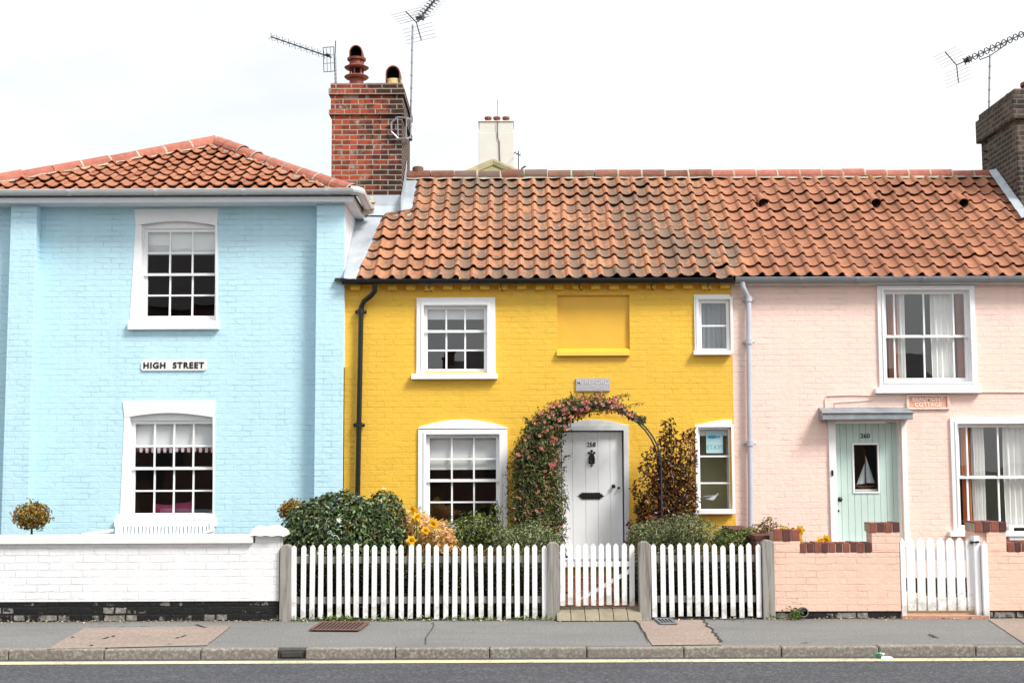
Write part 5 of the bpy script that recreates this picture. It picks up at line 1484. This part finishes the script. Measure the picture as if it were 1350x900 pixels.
m_weed = leafmat('weed_leaf', [(0, '#3c5222'), (.6, '#5f7a30'), (1, '#8fa055')], .5, .3)
m_stem = plain('brown_stem', '#5a4030', .85, .25, 20, .3)
m_petal = leafmat('rose_petal', [(0, '#b04a4a'), (.35, '#c76f68'), (.7, '#dba092'), (1, '#ebc8b4')], .55, .3)
m_daff = leafmat('daffodil_petal', [(0, '#e8b010'), (.5, '#f5c61c'), (1, '#f9d640')], .5, .35)
m_whitepetal = leafmat('white_petal', [(0, '#e9e7df'), (1, '#f6f4ee')], .55, .3)

def branches(mb, base, tips, r0, r1, bend=.15):
    for tp in tips:
        b, tp = Vector(base) + Vector((RND.uniform(-.04, .04), RND.uniform(-.04, .04), 0)), Vector(tp)
        mid = b.lerp(tp, .5) + Vector((RND.uniform(-bend, bend), RND.uniform(-bend, bend), 0))*.6
        pts = [b.lerp(mid, t)*(1-t) + mid.lerp(tp, t)*t for t in [k/6 for k in range(7)]]
        mb.tube(pts, [r0 + (r1-r0)*k/6 for k in range(7)], 6)

# -- clipped ball trees
def ball_tree(label, px, py, rx, Y, n, stemmed=True):
    c = at(px, py, Y); r = rx/F*Y
    t = thing('ball_tree', label, 'ball tree', (c.x, Y, .03), 'clipped ball trees by the blue house')
    q = MB(); blob(q, c, (r, r*.95, r*.76), n, .045, .5, .2, .34, 4.5, .4, px); q.build('crown', m_topiary, t)
    q = MB(); q.tube([(c.x + .01, Y, .0), (c.x - .008, Y + .01, c.z*.5), (c.x + .004, Y, c.z - r*.45)], [.016, .014, .012], 7); q.tube([(c.x + .03, Y, .0), (c.x + .02, Y + .01, c.z*.5), (c.x + .004, Y, c.z - r*.35)], [.01, .009, .008], 6)
    branches(q, (c.x, Y, c.z - r*.5), [c + Vector((RND.uniform(-r, r)*.6, RND.uniform(-r, r)*.6, r*.35)) for _ in range(7)], .008, .003, .05); q.build('trunk', m_stem, t)
ball_tree('golden brown ball tree on a thin stem above the left end of the white wall', 42, 679.5, 23.5, 16.0, 1500)
ball_tree('golden brown ball tree half hidden behind the big dark green bush', 386, 672, 17.5, 16.1, 1100)

# -- big dark bush at the left of the picket fence
c = at(449, 690, 15.75)
t = thing('laurel_bush', 'big rounded dark green bush behind the left end of the picket fence', 'bush', (c.x, 15.75, .03))
q = MB()
blob(q, (c.x, 15.75, .72), (.70, .55, .68), 13000, .06, .5, .3, .06, 2.4, .68, 3)
blob(q, at(505, 690, 15.7) - Vector((0, 0, .12)), (.32, .35, .5), 3500, .06, .5, .3, .14, 3, .5, 8)
blob(q, at(400, 698, 15.7) - Vector((0, 0, .2)), (.30, .3, .5), 3500, .06, .5, .3, .14, 3, .5, 12)
q.build('foliage', m_laurel, t)
q = MB(); branches(q, (c.x, 15.75, .0), [(c.x + RND.uniform(-.5, .5), 15.75 + RND.uniform(-.3, .3), RND.uniform(.5, 1.0)) for _ in range(16)], .02, .005); q.build('stems', m_stem, t)
def rosette(size, n=3, cup=.5):
    mb = MB()
    for ring in range(n):
        k = 5 if ring < n-1 else 3
        for j in range(k):
            a = 2*math.pi*(j + .5*ring)/k; tilt = .25 + cup*ring
            d = Vector((math.cos(a)*math.cos(tilt), math.sin(a)*math.cos(tilt), math.sin(tilt))); s = Vector((-math.sin(a), math.cos(a), 0))
            L = size*(1 - .22*ring); u = (RND.random()*.5 + .5*(1 - ring/n)*RND.random() + (.15 if ring == 0 else 0), .5)
            b0 = Vector((0, 0, .01*ring))
            mb.face([b0, b0 + d*L*.55 - s*L*.36, b0 + d*L + Vector((0, 0, L*.12)) - s*L*.2, b0 + d*L + Vector((0, 0, L*.12)) + s*L*.2, b0 + d*L*.55 + s*L*.36], 0, (min(1, u[0]), .5))
    return mb
wf = rosette(.032).mesh('flower', m_whitepetal, (0, 0, 0))
for px, py in ((447, 685.5), (421, 729)):
    p = at(px, py, 15.20 if py < 700 else 15.06); put('flower', wf, t, p, (rad(75), 0, RND.uniform(-.4, .4)), 1.0 if py < 700 else .7)

# -- coral bush with daffodils
c = at(558, 700, 15.8)
t = thing('coral_bush', 'low bush of coral orange young leaves beside the dark green bush', 'bush', (c.x, 15.8, .03))
q = MB()
for px, py, rx, ry, n in ((545, 688, 26, 20, 1300), (575, 700, 24, 18, 1200), (530, 705, 20, 22, 800), (555, 715, 34, 22, 1300), (592, 712, 14, 12, 500)):
    p = at(px, py + 6, 15.8 + RND.uniform(-.15, .15)); blob(q, p, (rx/112, .3, ry/112 + .03), int(n*.85), .062, .34, .45, .42, 3.2, .3, px)
blob(q, (c.x, 15.85, .35), (.42, .3, .4), 1200, .07, .4, .3, .2, 3, .5, 5)
q.build('foliage', m_pieris, t)
q = MB(); branches(q, (c.x, 15.8, 0), [(c.x + RND.uniform(-.35, .35), 15.8 + RND.uniform(-.2, .2), RND.uniform(.45, .85)) for _ in range(14)], .012, .004); q.build('stems', m_stem, t)

def daffodil_proto():
    t = thing('daffodil', 'yellow daffodil bloom among the coral bush leaves', 'flower', (0, 0, 0), 'yellow daffodils in the gardens')
    q = MB(); q.tube([(0, .02, -.34), (.01, .01, -.15), (0, .012, -.01), (0, 0, 0)], .006, 6, uv=(.3, .3))
    for sx in (-.03, .03): q.face([(sx*.6, .02, -.34), (sx*.6 + .014, .02, -.34), (sx*1.5 + .006, .03, -.05)], 0, (.4, .4))
    q.build('stem', m_weed, t)
    q = MB()
    for k in range(6):
        a = k*math.pi/3; d = Vector((math.cos(a), -.08, math.sin(a))); s = Vector((-math.sin(a), 0, math.cos(a)))
        q.face([Vector((0, 0, 0)), d*.035 - s*.02, d*.062, d*.035 + s*.02], 0, (.75 + .2*RND.random(), .5))
    rows = [[(r*math.cos(2*math.pi*k/10), -h, r*math.sin(2*math.pi*k/10)) for k in range(11)] for r, h in ((.014, 0), (.02, .025), (.03, .04))]
    q.grid(rows, 0, (.08, .5)); q.face([(.014*math.cos(2*math.pi*k/10), -.002, .014*math.sin(2*math.pi*k/10)) for k in range(10)], 0, (.02, .5))
    q.build('blossom', m_daff, t)
    return t
spots = [(545.5, 671, 15.6, 'daffodil bloom highest in the coral bush, nearest its top'), (549, 681, 15.5, 'daffodil bloom just below the topmost one in the coral bush'),
         (572, 690, 15.5, 'daffodil bloom towards the right side of the coral bush, upper of two'), (561, 699, 15.45, 'daffodil bloom in the middle of the coral bush, lower of two'),
         (542, 712, 15.4, 'lowest daffodil bloom of the coral bush, just above the white pickets'),
         (1031.7, 699, 15.5, 'daffodil bloom behind the left pier of the pink wall, left of its neighbour'), (1041, 701, 15.45, 'daffodil bloom behind the left pink pier, centre of the three there'),
         (1055, 698.5, 15.5, 'daffodil bloom at the right edge of the left pink pier, the tallest there'), (1053, 711.5, 15.35, 'daffodil bloom tucked in the step right of the left pink pier'),
         (1079, 712, 15.4, 'daffodil bloom showing over the pink wall, left of its pair below the aqua door'), (1090, 711, 15.4, 'daffodil bloom showing over the pink wall, right of its pair below the aqua door')]
for i, (px, py, Y, lb) in enumerate(spots):
    o = daffodil_proto() if i == 0 else copy_tree(o0)
    if i == 0: o0 = o
    o.location = at(px, py, Y); o['label'] = 'yellow ' + lb; o.rotation_euler = (0, 0, RND.uniform(-.7, .9)); o.scale = (RND.uniform(.9, 1.15),)*3

# -- shrubs between window and fence
def shrub(name, label, lumps, mat, Y, size, ratio, hollow=.35, up=.35, cat='shrub', rough=.3, base=True):
    cx = sum(l[0] for l in lumps)/len(lumps); c = at(cx, 720, Y)
    t = thing(name, label, cat, (c.x, Y, .03)); q = MB()
    for px, py, rx, ry, n in lumps:
        p = at(px, py, Y + RND.uniform(-.12, .12)); blob(q, p, (rx/107, min(.35, rx/107 + .05), ry/107), n, size, ratio, up, rough, 3.3, hollow, px*.37 + py)
    q.build('foliage', mat, t)
    q = MB(); tips = []
    for px, py, rx, ry, n in lumps:
        p = at(px, py, Y)
        tips += [p + Vector((RND.uniform(-rx, rx)/130, RND.uniform(-.15, .15), RND.uniform(-.2, .8)*ry/107)) for _ in range(5)]
    branches(q, (c.x, Y, .0), tips, .01, .003); q.build('stems', m_stem, t)
    return t, c
shrub('green_shrub', 'loose yellow green shrub under the lower window of the yellow cottage', [(602, 704, 26, 20, 1300), (625, 698, 22, 22, 1200), (648, 706, 22, 18, 900), (640, 690, 16, 14, 350), (655, 680, 9, 22, 120), (612, 730, 40, 26, 1300)], m_green, 16.2, .05, .38)
shrub('hebe_shrub', 'grey green fine-leaved shrub at the foot of the climbing rose', [(672, 712, 28, 20, 1900), (705, 710, 30, 24, 2300), (728, 716, 14, 14, 600), (692, 738, 44, 30, 2000)], m_hebe, 15.9, .034, .4)
shrub('hebe_shrub', 'grey green fine-leaved shrub between the white door and the narrow window', [(845, 708, 17, 20, 1200), (872, 704, 26, 22, 2000), (905, 700, 28, 24, 2000), (932, 706, 24, 20, 1300), (885, 735, 60, 30, 2400)], m_hebe, 15.9, .034, .4)
shrub('green_shrub', 'dark green low shrub at the right end of the picket fence', [(962, 712, 22, 14, 900), (985, 708, 18, 12, 700), (975, 735, 34, 26, 1000)], m_green, 15.8, .045, .4)
# straggling shrub at the party wall
t, c = shrub('straggling_shrub', 'straggling shrub with sparse buff leaves by the grey downpipe', [(1000, 700, 14, 10, 120), (1015, 690, 10, 8, 70), (1010, 704, 24, 8, 150)], m_sprig, 15.7, .05, .4, .2)
q = MB(); s2_ = MB()
for pts in (((985, 715), (1000, 695), (1012, 685), (1018, 683)), ((990, 715), (1010, 696), (1030, 693), (1046, 697)), ((985, 712), (995, 700), (1004, 690))):
    P = [at(x, y, 15.7) for x, y in pts]; q.tube(P, .005, 5)
    for k in range(26):
        f = RND.random()*(len(P)-1); i = int(f); p = P[i].lerp(P[i+1], f-i); leaf(s2_, p + rdir()*.02, rdir() + Vector((0, -.5, .5)), .05, .45)
q.build('twigs', m_stem, t); s2_.build('leaves', m_sprig, t)

# -- rose arch (metal hoop) and the climbing rose on it
AY0, AY1 = 17.02, 17.36
t = thing('garden_arch', 'thin metal garden arch over the white door, carrying the climbing rose', 'garden arch', (at(779, 715, AY0).x, 17, 0))
for Y in (AY0, AY1):
    l, r_ = at(690, 640, AY0).x, at(872, 640, AY0).x; cx = (l+r_)/2; R_ = (r_-l)/2; zs0 = at(780, 612, AY0).z; zt_ = at(780, 534, AY0).z
    pts = [(l, Y, .02), (l, Y, zs0*.5)] + [(cx - R_*math.cos(math.pi*k/20), Y, zs0 + (zt_-zs0)*math.sin(math.pi*k/20)) for k in range(21)] + [(r_, Y, zs0*.5), (r_, Y, .02)]
    q = MB(); q.tube(pts, .011, 7); q.build('hoop', m_alu_dark, t)
q = MB()
for k in range(0, 21, 2):
    x, z = cx - R_*math.cos(math.pi*k/20), zs0 + (zt_-zs0)*math.sin(math.pi*k/20); q.tube([(x, AY0, z), (x, AY1, z)], .006, 5)
for z in (.5, .9, 1.3):
    for x in (l, r_): q.tube([(x, AY0, z), (x, AY1, z)], .006, 5)
q.build('rungs', m_alu_dark, t)

cl = thing('climbing_rose', 'pink flowering climbing rose over the arch at the white door', 'climbing rose', (l + .1, 17, .03))
path = [(708, 716, 36), (709, 690, 37), (708, 665, 38), (707, 640, 37), (707, 615, 35), (709, 592, 30), (716, 572, 26), (727, 556, 22), (741, 545, 18), (757, 537, 16), (774, 534, 13), (790, 531, 14), (806, 533, 9), (820, 540, 6), (833, 548, 5), (846, 554, 4)]
q = MB(); fl = []
def rose_hi(p, f, u): return u
for i, (px, py, r) in enumerate(path):
    p = at(px, py, 17.2); rr = r/101
    n = int(500 + 80*r if i < 7 else 200 + 46*r if i < 10 else 34*r)
    blob(q, p, (rr, .27 if i < 8 else .22, rr*1.0), n, .048, .42, .3, .36, 3.8, .2, px + py)
# loose shoots
sh = MB()
for px, py, ex_, ey_ in ((756, 530, 752, 516), (800, 530, 824, 520), (818, 540, 850, 531), (812, 528, 832, 522), (700, 560, 690, 549), (735, 545, 722, 530), (775, 528, 786, 518), (742, 605, 753, 600), (740, 660, 750, 655), (680, 660, 668, 655), (742, 690, 747, 684), (838, 552, 852, 549), (720, 560, 706, 545), (765, 530, 772, 519)):
    a, b = at(px, py, 17.1), at(ex_, ey_, 17.05); m_ = a.lerp(b, .5) + Vector((0, 0, .03)); sh.tube([a, m_, b], [.006, .005, .003], 5)
    for k in range(16): leaf(q, a.lerp(b, RND.random()) + rdir()*.025, rdir() + Vector((0, -.4, .4)), .045, .42)
q.build('foliage', m_rose, cl)
for k in range(9):
    pts = []
    ox, oy = RND.uniform(-14, 14), RND.uniform(-.15, .15)
    for i, (px, py, r) in enumerate(path):
        if i > 9 and RND.random() < .12: break
        pts.append(at(px + ox*r/38 + RND.uniform(-4, 4), py + RND.uniform(-3, 3), 17.2 + oy))
    sh.tube([Vector((pts[0].x, pts[0].y, .0))] + pts, .009, 6)
sh.build('stems', m_stem, cl)
kinds = [rosette(.036, 3).mesh('blossom', m_petal, (0, 0, 0)) for _ in range(5)]
cnt = 0; used = []
while cnt < 84:
    f = RND.random()**.85*(len(path)-2.2) + .3
    if f < 4.2 and RND.random() > .05 + .09*max(0, f-1): continue
    i = int(f); a, b = path[i], path[i+1]; g_ = f - i
    an = RND.uniform(0, 2*math.pi); rr = math.sqrt(RND.random())*.95
    px = a[0] + (b[0]-a[0])*g_ + math.cos(an)*rr*(a[2]); py = a[1] + (b[1]-a[1])*g_ + math.sin(an)*rr*a[2]
    if any((px-u)**2 + (py-v)**2 < 16 for u, v in used): continue
    used.append((px, py))
    dep = math.sqrt(max(0, 1 - rr*rr))
    p = at(px, py, 17.2 - (.29 if i < 8 else .24)*dep - .02)
    put('blossom', kinds[cnt % 5], cl, p, (rad(62) + RND.uniform(-.5, .5), RND.uniform(-.5, .5), RND.uniform(-.6, .6)), RND.uniform(.55, 1.05)); cnt += 1

# -- dark red-green shrub right of the door
t = thing('dark_red_shrub', 'upright dark shrub with bronze red leaves right of the white door', 'shrub', (at(880, 715, 17.2).x, 17.2, .03))
q = MB(); st = MB(); base = at(884, 716, 17.2); base.z = .02
tips = [(836, 640), (846, 615), (852, 600), (862, 592), (872, 575), (877, 558), (886, 556), (892, 580), (905, 572), (912, 568), (914, 600), (908, 620), (915, 640), (916, 655), (900, 660), (840, 668), (832, 690), (828, 712), (848, 650), (866, 630), (882, 610), (895, 635), (875, 660), (858, 680), (890, 690), (912, 690), (838, 705), (868, 605), (898, 600), (878, 585)]
for px, py in tips:
    tp = at(px, py, 17.22 + RND.uniform(-.22, .16)); b = base + Vector((RND.uniform(-.12, .12), RND.uniform(-.1, .1), 0))
    mid = b.lerp(tp, .55) + Vector((RND.uniform(-.06, .06), 0, .06)); pts = [b.lerp(mid, u)*(1-u) + mid.lerp(tp, u)*u for u in [k/8 for k in range(9)]]
    st.tube(pts, [.012 - .0011*k for k in range(9)], 5)
    for k in range(230):
        u = 1 - RND.random()**1.3*.72; f = u*8; i = min(7, int(f)); p = pts[i].lerp(pts[i+1], f - i)
        sp = .115*(1.15-u) + .03
        leaf(q, p + rdir()*sp, rdir()*.8 + Vector((.1, -.4, .5)), .058, .48)
q.build('leaves', m_photinia, t); st.build('stems', m_stem, t)

# -- low growth along the fences and path (nobody could count it)
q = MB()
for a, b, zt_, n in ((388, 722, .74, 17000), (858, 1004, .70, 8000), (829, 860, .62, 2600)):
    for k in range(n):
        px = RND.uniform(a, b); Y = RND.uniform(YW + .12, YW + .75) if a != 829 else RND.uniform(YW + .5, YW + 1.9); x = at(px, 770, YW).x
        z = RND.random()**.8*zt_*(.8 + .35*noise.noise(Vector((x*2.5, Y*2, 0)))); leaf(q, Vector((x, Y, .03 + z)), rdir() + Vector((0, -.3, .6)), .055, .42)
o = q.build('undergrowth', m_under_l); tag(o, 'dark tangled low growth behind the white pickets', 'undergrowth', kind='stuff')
q = MB()
for px in [RND.uniform(386, 736) for _ in range(150)] + [RND.uniform(1010, 1030) for _ in range(12)] + [RND.uniform(430, 470) for _ in range(60)]:
    x = at(px, 815, YW).x
    for k in range(3): leaf(q, Vector((x + RND.uniform(-.03, .03), YW - .03 + RND.uniform(-.05, .03), .004 + RND.random()*.04)), rdir() + Vector((0, -.4, .6)), .045, .3)
tag(q.build('weeds', m_weed), 'small weeds and moss along the foot of the picket fence', 'weeds', kind='stuff')
c = at(1047, 810, YW - .05); q = MB()
for k in range(150): leaf(q, Vector((c.x + RND.gauss(0, .035), YW - .08 + RND.uniform(-.05, .05), .0 + abs(RND.gauss(0, .07)))), rdir() + Vector((0, -.4, .5)), .04, .4)
tag(q.build('weed_tuft', m_weed, loc=(c.x, YW - .08, 0)), 'small green weed tuft below the pipe end at the pink wall', 'weed')
# leaf litter along the wall foot
q = MB()
for k in range(700):
    px = RND.uniform(-20, 1370); x = at(px, 815, YW).x; leaf(q, Vector((x, YW - .02 - abs(RND.gauss(0, .09)), .016)), Vector((RND.gauss(0, .3), RND.gauss(0, .3), 1)), .03, .6)
tag(q.build('leaf_litter', leafmat('dry_leaf', [(0, '#6b5a45'), (.5, '#9a8566'), (1, '#c9b48f')], .8, 0)), 'dry leaf crumbs along the foot of the garden walls', 'leaf litter', kind='stuff')

# ================================================================== LIGHT, SKY, CAMERA
SUN_EL, SUN_AZ = rad(47), rad(50)      # azimuth to the right of straight-at-the-houses
to_sun = Vector((math.cos(SUN_EL)*math.sin(SUN_AZ), -math.cos(SUN_EL)*math.cos(SUN_AZ), math.sin(SUN_EL)))
sun = bpy.data.lights.new('sun', 'SUN'); sun.energy = 3.0; sun.angle = rad(17); sun.color = (1.0, .955, .89)
so = bpy.data.objects.new('sun', sun); COL.objects.link(so); so.rotation_euler = to_sun.to_track_quat('Z', 'Y').to_euler(); so.location = to_sun*60
wd = bpy.data.worlds.new('World'); SC.world = wd; wd.use_nodes = True
nt = wd.node_tree; bg = nt.nodes['Background']; bg.inputs['Strength'].default_value = .12
sky = nt.nodes.new('ShaderNodeTexSky'); sky.sky_type = 'NISHITA'; sky.sun_disc = False
sky.sun_elevation = SUN_EL; sky.sun_rotation = math.atan2(to_sun.x, to_sun.y); sky.air_density = 1.0; sky.dust_density = 2.5; sky.ozone_density = 1.0
tc = nt.nodes.new('ShaderNodeTexCoord'); mp = nt.nodes.new('ShaderNodeMapping'); mp.inputs['Scale'].default_value = (1.0, 1.0, 3.2); mp.inputs['Location'].default_value = (.7, .2, .1)
nz = nt.nodes.new('ShaderNodeTexNoise'); nz.inputs['Scale'].default_value = 2.1; nz.inputs['Detail'].default_value = 7; nz.inputs['Roughness'].default_value = .55; nz.inputs['Distortion'].default_value = .4
rp = nt.nodes.new('ShaderNodeValToRGB'); rp.color_ramp.elements[0].position = .33; rp.color_ramp.elements[0].color = (.72,)*3 + (1,); rp.color_ramp.elements[1].position = .58; rp.color_ramp.elements[1].color = (1, 1, 1, 1)
mx = nt.nodes.new('ShaderNodeMix'); mx.data_type = 'RGBA'; mx.inputs[7].default_value = (6.25, 6.4, 6.55, 1)
L = nt.links.new
L(tc.outputs['Generated'], mp.inputs[0]); L(mp.outputs[0], nz.inputs['Vector']); L(nz.outputs['Fac'], rp.inputs['Fac'])
# thin bright cloud, brightest round the sun
dt = nt.nodes.new('ShaderNodeVectorMath'); dt.operation = 'DOT_PRODUCT'; dt.inputs[1].default_value = to_sun
mr = nt.nodes.new('ShaderNodeMapRange'); mr.inputs['From Min'].default_value = -.2; mr.inputs['From Max'].default_value = 1; mr.inputs['To Min'].default_value = 6.1; mr.inputs['To Max'].default_value = 8.2
nz2 = nt.nodes.new('ShaderNodeTexNoise'); nz2.inputs['Scale'].default_value = 3.4; nz2.inputs['Detail'].default_value = 6; L(mp.outputs[0], nz2.inputs['Vector'])
mr2 = nt.nodes.new('ShaderNodeMapRange'); mr2.inputs['From Min'].default_value = .3; mr2.inputs['From Max'].default_value = .7; mr2.inputs['To Min'].default_value = .93; mr2.inputs['To Max'].default_value = 1.06; L(nz2.outputs['Fac'], mr2.inputs['Value'])
ml = nt.nodes.new('ShaderNodeMath'); ml.operation = 'MULTIPLY'; L(mr.outputs[0], ml.inputs[0]); L(mr2.outputs[0], ml.inputs[1])
vm = nt.nodes.new('ShaderNodeVectorMath'); vm.operation = 'SCALE'; vm.inputs[0].default_value = (.985, 1.0, 1.015); L(ml.outputs[0], vm.inputs['Scale']); L(vm.outputs[0], mx.inputs[7])
L(tc.outputs['Generated'], dt.inputs[0]); L(dt.outputs['Value'], mr.inputs['Value'])
L(rp.outputs['Color'], mx.inputs[0]); L(sky.outputs[0], mx.inputs[6]); L(mx.outputs[2], bg.inputs['Color'])

cam = bpy.data.cameras.new('camera'); co = bpy.data.objects.new('camera', cam); COL.objects.link(co)
co.location = CAM; co.rotation_euler = CAM_M.to_euler(); cam.sensor_fit = 'HORIZONTAL'; cam.sensor_width = 36; cam.lens = 36*F/1350; cam.clip_end = 1500
SC.camera = co
vs = SC.view_settings; SC.display_settings.display_device = 'sRGB'; vs.view_transform = 'Standard'; vs.look = 'None'; vs.exposure = .6; vs.gamma = 1; vs.use_curve_mapping = False
SC.render.engine = 'CYCLES'; SC.cycles.use_denoising = True; SC.cycles.max_bounces = 8; SC.cycles.transparent_max_bounces = 12
SC.cycles.caustics_reflective = False; SC.cycles.caustics_refractive = False
